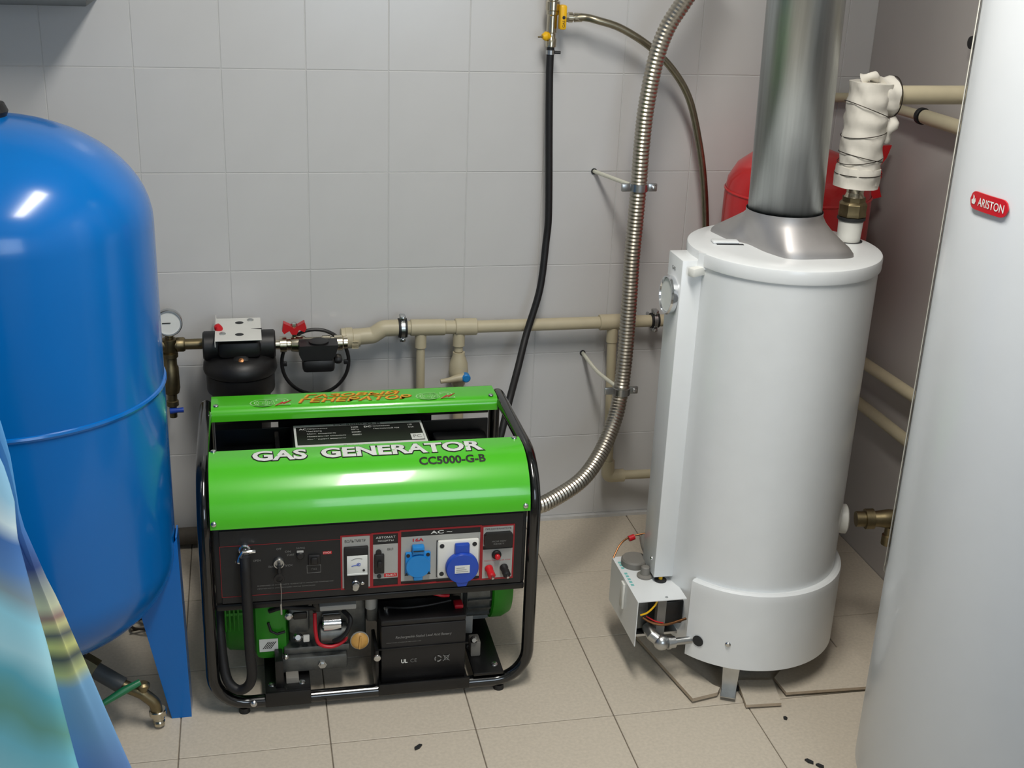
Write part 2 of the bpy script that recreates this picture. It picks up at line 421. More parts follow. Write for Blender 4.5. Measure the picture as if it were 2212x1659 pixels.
# inside under the covers
MB().box(.325, .640, -.645, -.385, .33, .497, .01).build('air_box', m_black, g)
lb = MB().box(.333, .632, -.560, -.398, .497, .4985).build('rating_plate', m_print_w, g, smooth=0)
pl = lambda off: (lambda u, v: (u, v, .4985+off))
MB().box(.338, .627, -.512, -.411, .4985, .4989).build('dark_field', m_print_k, lb, smooth=0)
text('plate_text', 'CC5000-G-B', m_print_k, pl(.0004), .425, .535, -.4090, -.4010, lb, offset=.03)
text('plate_text', 'AC', m_print_w, pl(.0008), .345, .362, -.428, -.419, lb, offset=.02)
text('plate_text', 'DC', m_print_w, pl(.0008), .495, .511, -.428, -.419, lb, offset=.02)
for body, x0, x1, y0 in (('Напряжение', .364, .410, -.427), ('Частота', .362, .396, -.441), ('Макс. мощность', .362, .428, -.456), ('Номинальная мощность', .362, .450, -.471), ('Коэффициент мощности', .362, .448, -.487), ('220В', .464, .481, -.427), ('50Гц', .464, .481, -.441), ('5000Вт', .464, .486, -.456), ('4500Вт', .464, .486, -.471), ('Напряжение', .513, .555, -.427), ('Постоянный ток', .516, .576, -.441), ('12В', .597, .607, -.427), ('8.3А', .597, .610, -.441)):
    text('plate_text', body, m_print_w, pl(.0008), x0, x1, y0, y0+.0075, lb)
MB().box(.597, .626, -.508, -.476, .4985, .4993).build('certification_mark', m_print_w, lb, smooth=0)
text('plate_text', 'PC', m_print_grey, pl(.0012), .602, .621, -.500, -.484, lb)
text('plate_text', 'Примечания:', m_print_k, pl(.0004), .44, .51, -.530, -.520, lb)
MB().box(.336, .629, -.5395, -.5375, .4985, .4990).build('rule_line', m_print_k, lb, smooth=0)
MB().box(.163, .300, -.640, -.45, .29, .40, .012).build('muffler_guard', m_black, g)
MB().box(.163, .300, -.425, -.36, .30, .44, .006).build('side_housing', m_black, g)
MB().box(.665, .795, -.640, -.46, .29, .41, .008).build('side_housing', m_black, g)
MB().box(.665, .795, -.43, -.36, .30, .45, .006).build('side_housing', m_black, g)
MB().box(.155, .805, -.352, -.346, .490, .532, .002).build('rear_panel', m_black, g)
MB().box(.155, .805, -.352, -.346, .330, .476, .002).build('rear_panel', m_black, g)
MB().box(.155, .262, -.351, -.347, .470, .495).build('rear_panel_web', m_black, g, smooth=0)
MB().box(.300, .665, -.351, -.347, .470, .495).build('rear_panel_web', m_black, g, smooth=0)
MB().box(.290, .300, -.66, -.36, .40, .47).build('divider', m_black, g, smooth=0)
# control panel
cp = MB().box(.1525, .8080, -.786, -.70, .268, .452, .004).build('control_panel', m_panel, g)
MB().box(.165, .800, -.789, -.786, .270, .440, .001, 1).build('face_plate', m_panel, cp)
MB().box(.1525, .8080, -.790, -.70, .253, .269, .004).build('panel_lip', m_black, g)
YP = -.789
def fp(off=.0006): return lambda u, v: (u, YP-off, v)
def pbox(name, x0, x1, z0, z1, d0, d1, m, parent, bev=0.0, **k): return MB().box(x0, x1, YP-d1, YP-d0, z0, z1, bev).build(name, m, parent, **k)
def rect(name, x0, x1, z0, z1, wd, m, parent, d=.0014):
    mb = MB()
    for b in ((x0, x1, z0, z0+wd), (x0, x1, z1-wd, z1), (x0, x0+wd, z0+wd, z1-wd), (x1-wd, x1, z0+wd, z1-wd)): mb.box(b[0], b[1], YP-d, YP+.0002, b[2], b[3])
    return mb.build(name, m, parent, smooth=0)
for x0, x1, z0, z1 in ((.410, .4745, .284, .413), (.4745, .5335, .284, .4145), (.5335, .7095, .284, .4165), (.7095, .7815, .283, .4150)):
    rect('red_border', x0, x1, z0, z1, .0034, m_red, cp)
rect('red_border', .165, .412, .286, .405, .0008, m_red, cp, .0005)
# voltmeter
pbox('meter_plate', .4135, .4711, .2875, .4095, .0002, .0010, m_lgrey, cp)
vm = pbox('voltmeter', .4170, .4676, .287, .3875, .0010, .008, m_plastic, cp, .002)
pbox('dial', .4225, .4655, .3245, .3680, .008, .0094, m_print_w, vm, .0006)
MB().box(.4225, .4655, YP-.0105, YP-.008, .3220, .3260, .0006).build('dial_sill', m_print_w, vm)
MB().tube([(.4320, YP-.0098, .3440), (.4480, YP-.0098, .3475)], .0008, 6).build('needle', m_royal, vm)
MB().tube([(.447+.0035*cos(a*.5), YP-.0098, .3475+.0035*sin(a*.5)) for a in range(13)], .0006, 6).build('scale_mark', m_royal, vm)
MB().tube([(.432+.0016*i, YP-.0098, .362-.0002*(i-8)**2*.3) for i in range(15)], .0003, 5).build('scale_mark', m_print_k, vm)
MB().cyl((.4575, YP-.0093, .333), (.4575, YP-.0108, .333), .0026, n=14).build('adjuster', m_plastic, vm)
text('meter_text', 'ВОЛЬТМЕТР', m_print_k, fp(.0016), .419, .462, .396, .4025, cp)
MB().lathe((.4400, YP-.008, .302), (0, -1, 0), [(.0085, 0), (.0085, .004), (.007, .006), (.007, .013), (.004, .014)], 18).build('earth_terminal', m_steel, cp)
MB().lathe((.4395, YP-.008, .2935), (0, -1, 0), [(.0072, 0), (.0072, .005), (.006, .008), (.003, .009)], 18).build('earth_terminal', m_steel, cp)
screw((.4545, YP-.008, .302), (0, -1, 0), cp, .0046)
# breaker
pbox('breaker_plate', .4775, .5305, .3050, .3865, .0002, .0012, m_lgrey, cp)
br = pbox('breaker', .4800, .5010, .3205, .3660, .0012, .009, m_plastic, cp, .002)
pbox('toggle', .4860, .4950, .337, .352, .009, .016, m_plastic, br, .002)
MB().cyl((.4895, YP, .3695), (.4895, YP-.006, .3695), .006, n=16).build('toggle_cap', m_plastic, br)
MB().cyl((.4905, YP-.001, .3115), (.4905, YP-.004, .3115), .0045, n=16).build('breaker_screw', m_dark, cp)
text('panel_text', 'АВТОМАТ', m_print_w, fp(.0004), .484, .525, .4000, .4050, cp)
text('panel_text', 'ЗАЩИТЫ', m_print_w, fp(.0004), .488, .521, .3920, .3965, cp)
text('panel_text', 'ВКЛ', m_print_k, fp(.0017), .508, .520, .3715, .3770, cp)
pbox('off_label', .5010, .5285, .3080, .3165, .0012, .0016, m_redplastic, cp)
text('panel_text', 'ВЫКЛ', m_print_w, fp(.0020), .505, .525, .3100, .3148, cp)
# AC sockets
pbox('socket_plate', .5370, .7065, .2945, .4000, .0002, .0014, m_lgrey, cp)
text('panel_text', 'AC ~', m_print_w, fp(.0006), .600, .645, .4035, .4105, cp, offset=.02)
text('panel_text', '16A', m_redplastic, fp(.0018), .562, .584, .3885, .3955, cp, offset=.03)
sk = pbox('socket', .5450, .5990, .3110, .3660, .0014, .010, m_skyblue, cp, .003)
sm = lambda u, v, d: (u, YP-d, v)
poly = [(.5490+.0230+.0258*cos(2*pi*i/28), .3360+.0258*sin(2*pi*i/28)) for i in range(28)]
MB().prism(poly, sm, .010, .017).build('socket_lid', m_skyblue, sk)
MB().box(.5590, .5850, YP-.017, YP-.0014, .3640, .3830, .003).build('hinge', m_skyblue, sk)
MB().box(.5610, .5830, YP-.0185, YP-.017, .3725, .3745).build('hinge_groove', m_dark, sk, smooth=0)
MB().box(.5620, .5820, YP-.016, YP-.0014, .3010, .3120, .003).build('lid_tab', m_skyblue, sk)
for xx in (.5510, .5930): MB().cyl((xx, YP-.010, .3600), (xx, YP-.0106, .3600), .0042, n=14).build('screw_hole', m_dark, sk)
for xx in (.5475, .5955):
    MB().prism([(xx-.004, .3125), (xx+.004, .3125), (xx, .3200)], sm, .0100, .0106).build('screw_hole', m_dark, sk, smooth=0)
bs = pbox('round_socket', .6130, .7030, .3000, .3900, .0014, .012, m_whiteplast, cp, .005)
for xx, zz in ((.6225, .3790), (.6925, .3790), (.6225, .3120)): MB().cyl((xx, YP-.0115, zz), (xx, YP-.0128, zz), .0050, n=16).build('corner_plug', m_dark, bs)
MB().lathe((.6650, YP-.012, .3290), (0, -1, 0), [(.0330, 0), (.0355, .003), (.0355, .013), (.0335, .016), (0, .0175)], 36).build('socket_lid', m_royal, bs)
MB().box(.6490, .6810, YP-.022, YP-.010, .3530, .3850, .004).build('hinge', m_royal, bs)
MB().prism([(.6500, .3010), (.6800, .3010), (.6740, .2860), (.6560, .2860)], sm, .014, .026).build('lid_tab', m_royal, bs)
st = MB().box(.6480, .6800, YP-.0302, YP-.0294, .3205, .3390).build('sticker', m_print_w, bs, smooth=0)
for i in range(3): MB().box(.651, .677-.004*i, YP-.0306, YP-.0301, .3240+.0045*i, .3248+.0045*i).build('sticker_line', m_print_grey, bs, smooth=0)
MB().tube([(.6135, YP-.002, .300), (.6135, YP-.002, .388)], .0012, 6).build('plate_edge', m_dark, bs)
# DC outlet
pbox('dc_plate', .7130, .7780, .3660, .4115, .0002, .0012, m_lgrey, cp)
pbox('dc_plate', .7130, .7780, .2870, .3570, .0002, .0012, m_lgrey, cp)
MB().prism([(.714, .372), (.719, .3665), (.771, .3665), (.776, .372), (.776, .394), (.771, .3995), (.719, .3995), (.714, .394)], sm, .0012, .012).build('dc_breaker', m_plastic, cp)
text('panel_text', 'ПРЕДОХРАНИТЕЛЬ', m_print_k, fp(.0016), .7170, .7740, .4035, .4085, cp)
text('panel_text', 'AC30 250V', m_print_grey, fp(.0124), .7300, .7610, .3800, .3835, cp)
text('panel_text', 'RESET', m_print_grey, fp(.0124), .7340, .7570, .3740, .3770, cp)
MB().lathe((.7430, YP-.001, .3440), (0, -1, 0), [(.0105, 0), (.0105, .004), (.008, .006)], 20).build('reset_bezel', m_plastic, cp)
MB().lathe((.7440, YP-.006, .3420), (0, -1, 0), [(.006, 0), (.006, .006), (.004, .008)], 18).build('reset_button', m_redplastic, cp)
text('panel_text', 'ПОСТОЯННЫЙ ТОК', m_redplastic, fp(.0016), .7165, .7745, .3285, .3315, cp)
for xx, mm in ((.7270, m_redplastic), (.7600, m_rubber)):
    o = MB().lathe((xx, YP-.001, .3120), (.1, -1, -.25), [(.009, 0), (.009, .006), (.0075, .010), (.0085, .014), (.0085, .026), (.006, .028)], 18).build('terminal', mm, cp)
    MB().lathe((xx+.003, YP-.028, .3050), (.1, -1, -.25), [(.003, 0), (.003, .006), (.001, .007)], 12).build('terminal_tip', m_bolt, o)
# left half of the panel: cock, key switch, choke
MB().lathe((.2150, YP, .3960), (0, -1, 0), [(.012, 0), (.012, .004), (.009, .006), (.009, .018)], 18).build('gas_cock', m_chrome, cp)
MB().tube([(.2060, YP-.020, .3900), (.2120, YP-.020, .4010), (.2230, YP-.020, .4010), (.2360, YP-.018, .3990)], .0045, 10).build('cock_lever', m_chrome, cp)
MB().lathe((.2080, YP-.010, .3860), (-.4, -.3, -1), [(.007, 0), (.007, .012), (.005, .016)], 14).build('hose_barb', m_chrome, cp)
ks = MB().lathe((.2830, YP, .3600), (0, -1, 0), [(.0125, 0), (.0125, .005), (.0105, .008), (.0085, .008), (.0085, .004), (0, .004)], 24).build('key_switch', m_steel, cp)
MB().box(.2795, .2865, YP-.020, YP-.004, .3350, .3600, .003).build('key', m_plastic, ks)
MB().lathe((.2820, YP-.018, .3320), (0, -1, 0), [(.011, 0), (.011, .002), (.0105, .003), (.0065, .003), (.0065, 0)], 24, False, False).build('key_fob', m_plastic, ks)
MB().tube([(.2850, YP-.020, .3230), (.2858, YP-.021, .3000), (.2840, YP-.024, .2650)], .0009, 6).build('fob_chain', m_steel, ks)
MB().tube([(.2840, YP-.024, .2750), (.2846, YP-.024, .2500)], .0022, 8).build('spare_key', m_steel, ks)
MB().lathe((.3270, YP, .3740), (0, -1, 0), [(.0085, 0), (.0085, .005), (.006, .007)], 20).build('pilot_button', m_plastic, cp)
MB().box(.3200, .3340, YP-.005, YP, .3810, .3850, .001).build('pilot_lens', m_lgrey, cp)
for i in range(1):
    rk = pbox('engine_switch', .3430, .3680, .3500, .3740, 0, .006, m_plastic, cp, .003)
    pbox('rocker', .3480, .3630, .3540, .3700, .006, .011, m_plastic, rk, .003)
pbox('red_label', .3735, .3920, .3720, .3785, .0002, .0006, m_redplastic, cp)
for body, x0, x1, z0, mm in (('ПУСК', .375, .3905, .3735, m_print_w), ('OFF', .2790, .2890, .3895, m_print_grey), ('ON', .2960, .3080, .3820, m_print_grey), ('START', .3000, .3150, .3740, m_print_grey), ('ЗАРЯД', .3190, .3370, .3880, m_print_grey), ('STOP', .1950, .2050, .3660, m_print_grey), ('OPEN', .2310, .2460, .3660, m_print_grey), ('ВЫКЛ.', .2620, .2770, .3495, m_print_grey), ('ПУСК', .2920, .3110, .3495, m_print_grey), ('ГАЗ', .3500, .3600, .3370, m_print_grey)):
    text('panel_text', body, mm, fp(.0010), x0, x1, z0, z0+.0046, cp)
rect('label_box', .3400, .3690, .3300, .3480, .0006, m_print_grey, cp, .0005)
text('panel_text', 'ВНИМАНИЕ! НЕ ВКЛЮЧАЙТЕ ГЕНЕРАТОР В ЗАКРЫТОМ ПОМЕЩЕНИИ', m_print_grey, fp(.0006), .2380, .3940, .3060, .3095, cp)
text('panel_text', 'ПРОЧИТАЙТЕ ИНСТРУКЦИЮ ПЕРЕД ЗАПУСКОМ', m_print_grey, fp(.0006), .2380, .3560, .2990, .3022, cp)
# gas hose hanging from the panel in a loop
hose = spline([(.2145, -.815, .392), (.2155, -.822, .360), (.2160, -.822, .280), (.2170, -.818, .170), (.2190, -.812, .110), (.2110, -.806, .078), (.1900, -.800, .064), (.1690, -.790, .080), (.1600, -.775, .120), (.1560, -.750, .190), (.1580, -.700, .240), (.175, -.64, .27)], 10)
MB().tube(hose, .0108, 14).build('gas_hose', m_rubber, g)
# engine
en = MB().box(.300, .470, -.715, -.46, .085, .262, .012).build('engine_block', m_castal, g)
fan = MB().box(.225, .300, -.735, -.46, .085, .250, .02).build('fan_shroud', m_dgreen, g)
for i in range(5):
    MB().box(.1565+.009*i, .1605+.009*i, -.722, -.716, .160, .245, .001).build('grille_bar', m_dgreen, fan)
MB().box(.152, .206, -.721, -.714, .198, .205, .001).build('grille_bar', m_dgreen, fan)
MB().cyl((.165, -.58, .16), (.225, -.58, .16), .115, .12, 32, .006).build('fan_housing', m_dgreen, fan)
MB().box(.1535, .165, -.728, -.722, .135, .185, .002).build('warning_sticker', m_yellow, fan)
stk = MB().box(.2365, .2765, -.7362, -.7350, .1120, .1430).build('sticker', m_print_w, fan, smooth=0)
for i in range(5):
    MB().prism([(.243+.004*i, .119), (.245+.004*i, .119), (.257+.004*i, .136), (.255+.004*i, .136)], lambda u, v, d: (u, -.7362-d, v), 0, .0004).build('sticker_mark', m_print_k, stk, smooth=0)
MB().tube([(.2570, -.737, .185), (.262, -.74, .165), (.275, -.742, .158), (.292, -.738, .160)], .003, 8).build('ignition_lead', m_rubber, g)
sump = MB().box(.280, .425, -.752, -.60, .062, .100, .006).build('sump', m_castal, g)
MB().box(.288, .432, -.740, -.60, .100, .118, .004).build('sump_flange', m_castal, sump)
for p in ((.278, -.752, .094), (.292, -.753, .107)): MB().lathe(p, (0, -1, 0), [(.006, 0), (.006, .005), (.003, .008)], 12).build('bolt', m_bolt, sump)
MB().lathe((.3700, -.752, .0800), (0, -1, 0), [(.0095, 0), (.0095, .006), (.006, .006), (.006, .010)], 6).build('drain_plug', m_steel, sump)
MB().box(.290, .318, -.775, -.745, .033, .066, .003).build('engine_mount', m_knobgrey, g)
# cross plates carrying engine and alternator
MB().box(.2450, .3420, -.800, -.33, .044, .052, .002).build('cross_plate', m_black, g)
MB().box(.2450, .3420, -.806, -.800, .016, .052, .002).build('cross_plate_flange', m_black, g)
MB().box(.268, .285, -.79, -.74, .052, .12, .002).build('mount_bracket', m_black, g)
MB().box(.700, .768, -.800, -.33, .044, .052, .002).build('cross_plate', m_black, g)
for x_, y_ in ((.2600, -.775), (.3240, -.775), (.7520, -.772), (.708, -.70)):
    screw((x_, y_, .052), (0, -.15, 1), g, .008, 'bolt')
MB().lathe((.2200, YA-.0135, ZB+.004), (0, -1, .3), [(.007, 0), (.007, .002), (.004, .005), (0, .006)], 14).build('bolt', m_bolt, g)
MB().box(.704, .727, -.735, -.70, .052, .090, .003).build('rubber_mount', m_knobgrey, g)
MB().box(.700, .726, -.640, -.61, .052, .105, .003).build('rubber_mount', m_lgrey, g)
# starter, carburettor, oil cap
MB().lathe((.3720, -.735, .1720), (1, 0, 0), [(.016, 0), (.020, .003), (.020, .040), (.016, .043)], 24).build('starter_solenoid', m_chrome, g)
MB().lathe((.3640, -.735, .1450), (1, 0, 0), [(.018, 0), (.022, .004), (.022, .060), (.018, .064)], 24).build('starter_motor', m_castal, g)
MB().box(.3660, .4450, -.760, -.70, .2160, .2290, .003).build('carburettor_cover', m_lgrey, g)
MB().box(.352, .372, -.745, -.70, .205, .240, .004).build('choke_body', m_black, g)
MB().box(.300, .345, -.735, -.69, .150, .215, .008).build('carburettor', m_castal, g)
MB().box(.310, .340, -.74, -.70, .188, .205, .003).build('carburettor_bowl', m_black, g)
MB().lathe((.3010, -.738, .1985), (0, -1, 0), [(.009, 0), (.009, .005), (.005, .008)], 14).build('bolt', m_bolt, g)
MB().lathe((.3190, -.744, .1480), (0, -1, .4), [(.010, 0), (.010, .004), (.006, .009)], 14).build('bolt', m_bolt, g)
MB().box(.330, .344, -.748, -.742, .135, .152, .002).build('connector', m_whiteplast, g)
MB().tube(spline([(.356, -.745, .205), (.3565, -.756, .165), (.364, -.760, .136), (.392, -.762, .128), (.418, -.757, .138), (.424, -.75, .150)], 8), .0042, 10).build('starter_cable', m_cable_r, g)
MB().tube(spline([(.418, -.735, .200), (.432, -.756, .190), (.425, -.762, .165), (.408, -.762, .145), (.395, -.755, .138)], 8), .0052, 10).build('choke_cable', m_rubber, g)
MB().tube(spline([(.260, -.74, .215), (.290, -.75, .228), (.330, -.75, .222), (.36, -.74, .215)], 8), .005, 10).build('fuel_line', m_rubber, g)
oc = MB().lathe((.4520, -.748, .1300), (0, -1, .15), [(.019, 0), (.019, .006), (.016, .009), (.008, .011), (0, .0115)], 28).build('oil_cap', m_amber, g)
MB().lathe((.4520, -.748, .1300), (0, -1, .15), [(.0205, 0), (.0205, .004), (.019, .004)], 28, False, False).build('oil_cap_rim', m_lgrey, oc)
MB().box(.4495, .4545, -.764, -.757, .115, .147, .002, rot=rotm('Y', .1)).build('grip', m_amber, oc)
MB().box(.470, .496, -.72, -.50, .155, .245, .006).build('engine_side', m_castal, g)
MB().cyl((.478, -.73, .200), (.478, -.73, .238), .012, n=16).build('breather', m_lgrey, g)
# battery with tray
bt = MB().box(.4960, .6840, -.776, -.690, .030, .176, .004).build('battery', m_plastic, g)
MB().box(.4960, .6840, -.776, -.690, .1765, .1900, .004).build('battery_lid', m_plastic, bt)
MB().box(.4880, .6900, -.800, -.685, .0265, .0305, .001).build('battery_tray', m_black, g)
MB().box(.4880, .6900, -.803, -.798, .018, .045, .001).build('battery_tray_lip', m_black, g)
MB().box(.4820, .4900, -.790, -.70, .030, .125, .002).build('battery_bracket', m_black, g)
MB().box(.4830, .6900, -.7795, -.7765, .1180, .1212, .0008).build('battery_strap', m_black, bt)
screw((.4865, -.790, .1080), (0, -1, 0), g, .0085, 'bolt')
MB().lathe((.7100, -.735, .0980), (0, -1, .3), [(.0085, 0), (.0085, .004), (.005, .008)], 14).build('bolt', m_bolt, g)
bf = lambda u, v: (u, -.7768, v)
text('battery_text', 'Rechargeable Sealed Lead Acid Battery', m_print_grey, bf, .528, .652, .1420, .1500, bt, offset=.01, shear=.2)
text('battery_text', 'CAUTION: CHARGE BEFORE USE', m_print_grey, bf, .508, .584, .1330, .1350, bt)
text('battery_text', 'CE', m_print_grey, bf, .561, .575, .0800, .0890, bt, space=1.1)
text('battery_text', 'UL', m_print_w, bf, .541, .554, .0800, .0890, bt, offset=.04)
mb = MB()
for k in range(3):
    a = 2*pi*k/3+.3
    mb.tube([(.6225+.007*cos(a+i*.28), -.7772, .0840+.007*sin(a+i*.28)) for i in range(6)], .0014, 6)
mb.build('recycling_mark', m_print_grey, bt)
mb = MB(); mb.tube([(.634, -.7772, .077), (.648, -.7772, .092)], .0008, 6); mb.tube([(.648, -.7772, .077), (.634, -.7772, .092)], .0008, 6); mb.tube([(.636, -.7772, .090), (.646, -.7772, .090), (.644, -.7772, .079), (.638, -.7772, .079)], .0010, 6, True)
mb.build('bin_mark', m_print_grey, bt)
MB().lathe((.5120, -.735, .190), (0, 0, 1), [(.006, 0), (.006, .008), (.003, .011)], 12).build('battery_terminal', m_bolt, bt)
MB().box(.662, .682, -.750, -.725, .190, .200, .003).build('terminal_boot', m_cable_r, bt)
MB().tube(spline([(.560, -.72, .250), (.595, -.74, .238), (.630, -.745, .226), (.650, -.742, .222)], 8), .0038, 10).build('battery_cable', m_cable_r, g)
MB().tube(spline([(.512, -.735, .200), (.55, -.75, .204), (.60, -.75, .206), (.655, -.74, .208)], 8), .0028, 8).build('battery_cable', m_rubber, g)
MB().box(.498, .690, -.675, -.668, .03, .262, .002).build('battery_back_plate', m_black, g)
# alternator
al = MB().cyl((.50, -.560, .172), (.700, -.560, .172), .100, n=36, bev=.004).build('alternator', m_castal, g)
MB().cyl((.700, -.560, .172), (.765, -.560, .172), .106, n=36, bev=.006).build('end_bell', m_castal, al)
for i in range(26):
    a = 2*pi*i/26
    mb = MB(); mb.box(.708, .762, -.0022, .0022, .104, .1115); bmesh.ops.rotate(mb.bm, verts=mb.bm.verts, cent=(0, 0, 0), matrix=rotm('X', a)); bmesh.ops.translate(mb.bm, verts=mb.bm.verts, vec=(0, -.560, .172))
    mb.build('fin', m_castal, al, smooth=0)
MB().lathe((.765, -.560, .172), (1, 0, 0), [(.106, 0), (.110, .004), (.110, .030), (.100, .050), (.07, .055)], 36).build('end_cover', m_dgreen, al)
MB().box(.705, .80, -.52, -.42, .25, .315, .02).build('muffler', m_castal, g)
MB().cyl((.795, -.471, .283), (.846, -.470, .282), .0225, n=20, bev=.002).build('exhaust_outlet', m_castal, g)

# ------------------------------------------------------------------ blue pressure tank
TX, TY, TR = -.200, -.760, .278
bt_ = thing('pressure_tank', 'tall glossy blue pressure tank on plate legs left of the generator', 'tank', (TX, TY, 0))
def dome(r, z0, h, n=16, up_=True):
    out = []
    for i in range(n+1):
        a = pi/2*i/n
        out.append((r*cos(a) if i < n else 0, z0+(h*sin(a) if up_ else -h*sin(a))))
    return out
ZSEAM = .765
MB().lathe((TX, TY, 0), (0, 0, 1), [(TR, ZSEAM+.003), (TR, 1.075)] + dome(TR, 1.075, .195)[1:], 72, False, False).build('upper_shell', m_tank, bt_, smooth=30)
MB().lathe((TX, TY, 0), (0, 0, 1), dome(TR, .405, .20, 16, False)[::-1] + [(TR, ZSEAM-.003)], 72, False, False).build('lower_shell', m_tank, bt_, smooth=30)
MB().lathe((TX, TY, 0), (0, 0, 1), [(TR-.002, ZSEAM-.006), (TR+.003, ZSEAM-.004), (TR+.0045, ZSEAM), (TR+.003, ZSEAM+.004), (TR-.002, ZSEAM+.006)], 72, False, False).build('weld_seam', m_tank, bt_)
MB().lathe((TX, TY, 1.262), (0, 0, 1), [(.034, 0), (.042, .004), (.046, .014), (.040, .028), (.02, .034), (.014, .036), (.014, .07), (.010, .075)], 24).build('air_valve_cap', m_rubber, bt_)
MB().lathe((TX, TY, .17), (0, 0, 1), [(.075, .03), (.075, .045), (.05, .055)], 24).build('flange', m_tank, bt_)
def tank_leg(ang):
    rad = Vector((cos(ang), sin(ang), 0)); tan = Vector((-sin(ang), cos(ang), 0)); o = Vector((TX, TY, 0))
    poly = [(.248, 0), (.289, 0), (.2835, .40), (.283, .432), (.276, .420), (.262, .370), (.232, .322), (.196, .290)]
    mb = MB()
    for t0, t1 in ((-.030, -.0265), (.0265, .030)): mb.prism(poly, lambda u, v, d: o+rad*u+tan*d+Vector((0, 0, v)), t0, t1)
    mb.prism([(.2855, 0), (.289, 0), (.283, .432), (.2795, .432)], lambda u, v, d: o+rad*u+tan*d+Vector((0, 0, v)), -.0268, .0268)
    mb.build('leg', m_tank, bt_, smooth=0)
for a in (0, 120, 240): tank_leg(radians(a))

# pressure gauge assembly behind the tank
pg = thing('pressure_gauge_fitting', 'brass pipe fitting with round pressure gauge and safety valve beside the blue tank', 'gauge', (.045, -.10, .43))
MB().lathe((.048, -.10, .585), (0, 0, 1), [(.017, 0), (.019, .003), (.019, .034), (.014, .037), (.010, .037), (.010, .050)], 20).build('tee_body', m_brass, pg)
MB().lathe((.055, -.10, .604), (1, 0, 0), [(.014, 0), (.014, .010), (.0185, .010), (.0185, .026), (.016, .030), (.0135, .030), (.0135, .075)], 18).build('side_pipe', m_brass, pg)
MB().lathe((.020, -.10, .604), (-1, 0, 0), [(.016, -.03), (.016, .05)], 18).build('inlet_pipe', m_brass, pg)
ga = MB().lathe((.048, -.085, .660), (.05, -1, .12), [(.030, 0), (.033, .003), (.033, .026), (.031, .028), (.029, .028), (.029, .022), (0, .022)], 36).build('gauge', m_steel, pg)
MB().lathe((.0492, -.1076, .6627), (.05, -1, .12), [(0, 0), (.0285, 0), (.0285, .0008)], 32).build('dial', m_print_w, ga)
MB().tube([(.034, -.1100, .663), (.054, -.1100, .6635)], .0012, 6).build('needle', m_print_k, ga)
MB().lathe((.046, -.10, .585), (0, 0, -1), [(.0165, 0), (.021, .002), (.021, .012), (.017, .014), (.017, .034), (.020, .040), (.021, .095), (.018, .108), (.012, .112), (.012, .128), (.015, .13), (.015, .142), (.009, .146), (.009, .158)], 20).build('safety_valve', m_brass, pg)
MB().lathe((.046, -.10, .446), (0, 0, -1), [(.0095, 0), (.0095, .035)], 14).build('drain_stub', m_brass, pg)
MB().tube([(.040, -.112, .432), (.058, -.114, .434), (.072, -.112, .434)], [.008, .006, .007], 12).build('lever', m_royal, pg)

# water filter
FX, FY = .2165, -.150
wf = thing('water_filter', 'black water filter housing under a white slotted wall bracket', 'filter', (FX, FY, .24))
hd = MB().box(.166, .268, FY-.055, FY+.05, .598, .640, .012).build('head', m_plastic, wf)
for s in (-1, 1):
    MB().cyl((FX+s*.045, FY, .616), (FX+s*.087, FY, .616), .036, n=28, bev=.004).build('port_collar', m_plastic, hd)
MB().lathe((FX, FY, 0), (0, 0, 1), [(.075, .545), (.087, .550), (.090, .558), (.088, .575), (.074, .592), (.050, .600)], 40).build('lock_ring', m_plastic, wf)
MB().lathe((FX, FY, 0), (0, 0, 1), [(.081, .500), (.083, .505), (.083, .546), (.078, .550)], 40).build('bowl_collar', m_plastic, wf)
MB().lathe((FX, FY, 0), (0, 0, 1), [(.03, .245), (.060, .252), (.066, .27), (.072, .50), (.072, .505)], 40).build('bowl', m_plastic, wf)
MB().lathe((FX+.003, FY-.054, .590), (0, -.75, .65), [(.020, 0), (.020, .006), (.016, .009), (0, .010)], 24).build('vent_plug', m_plastic, wf)
MB().lathe((FX+.003, FY-.062, .5965), (0, -.75, .65), [(.007, 0), (.006, .002), (0, .003)], 16).build('indicator', m_copper, wf)
bk = MB().box(.160, .270, -.233, -.062, .6540, .6560, .0006, 1).build('bracket', m_whiteplast, wf)
MB().box(.160, .270, -.064, -.062, .560, .6545, .0006, 1).build('bracket_upright', m_whiteplast, bk)
MB().box(.160, .1615, -.233, -.03, .640, .6545).build('bracket_side', m_whiteplast, bk, smooth=0)
for x_, y_ in ((.218, -.100), (.218, -.190)):
    MB().lathe((x_, y_, .6562), (0, 0, 1), [(.0105, 0), (0, .0003)], 18).build('slot', m_dark, bk)
for x_, y_ in ((.245, -.085), (.178, -.185)):
    MB().lathe((x_, y_, .6560), (0, 0, 1), [(.008, 0), (.008, .003), (.005, .005), (0, .0055)], 6).build('bolt', m_steel, bk)
MB().prism([(.246, -.150), (.272, -.146), (.272, -.156)], lambda u, v, d: (u, v, d), .6560, .6564).build('slot', m_dark, bk, smooth=0)
MB().lathe((.170, -.150, .6560), (-.4, -.3, 1), [(.010, 0), (.010, .006), (.0075, .014), (0, .017)], 18).build('release_button', m_redplastic, wf)

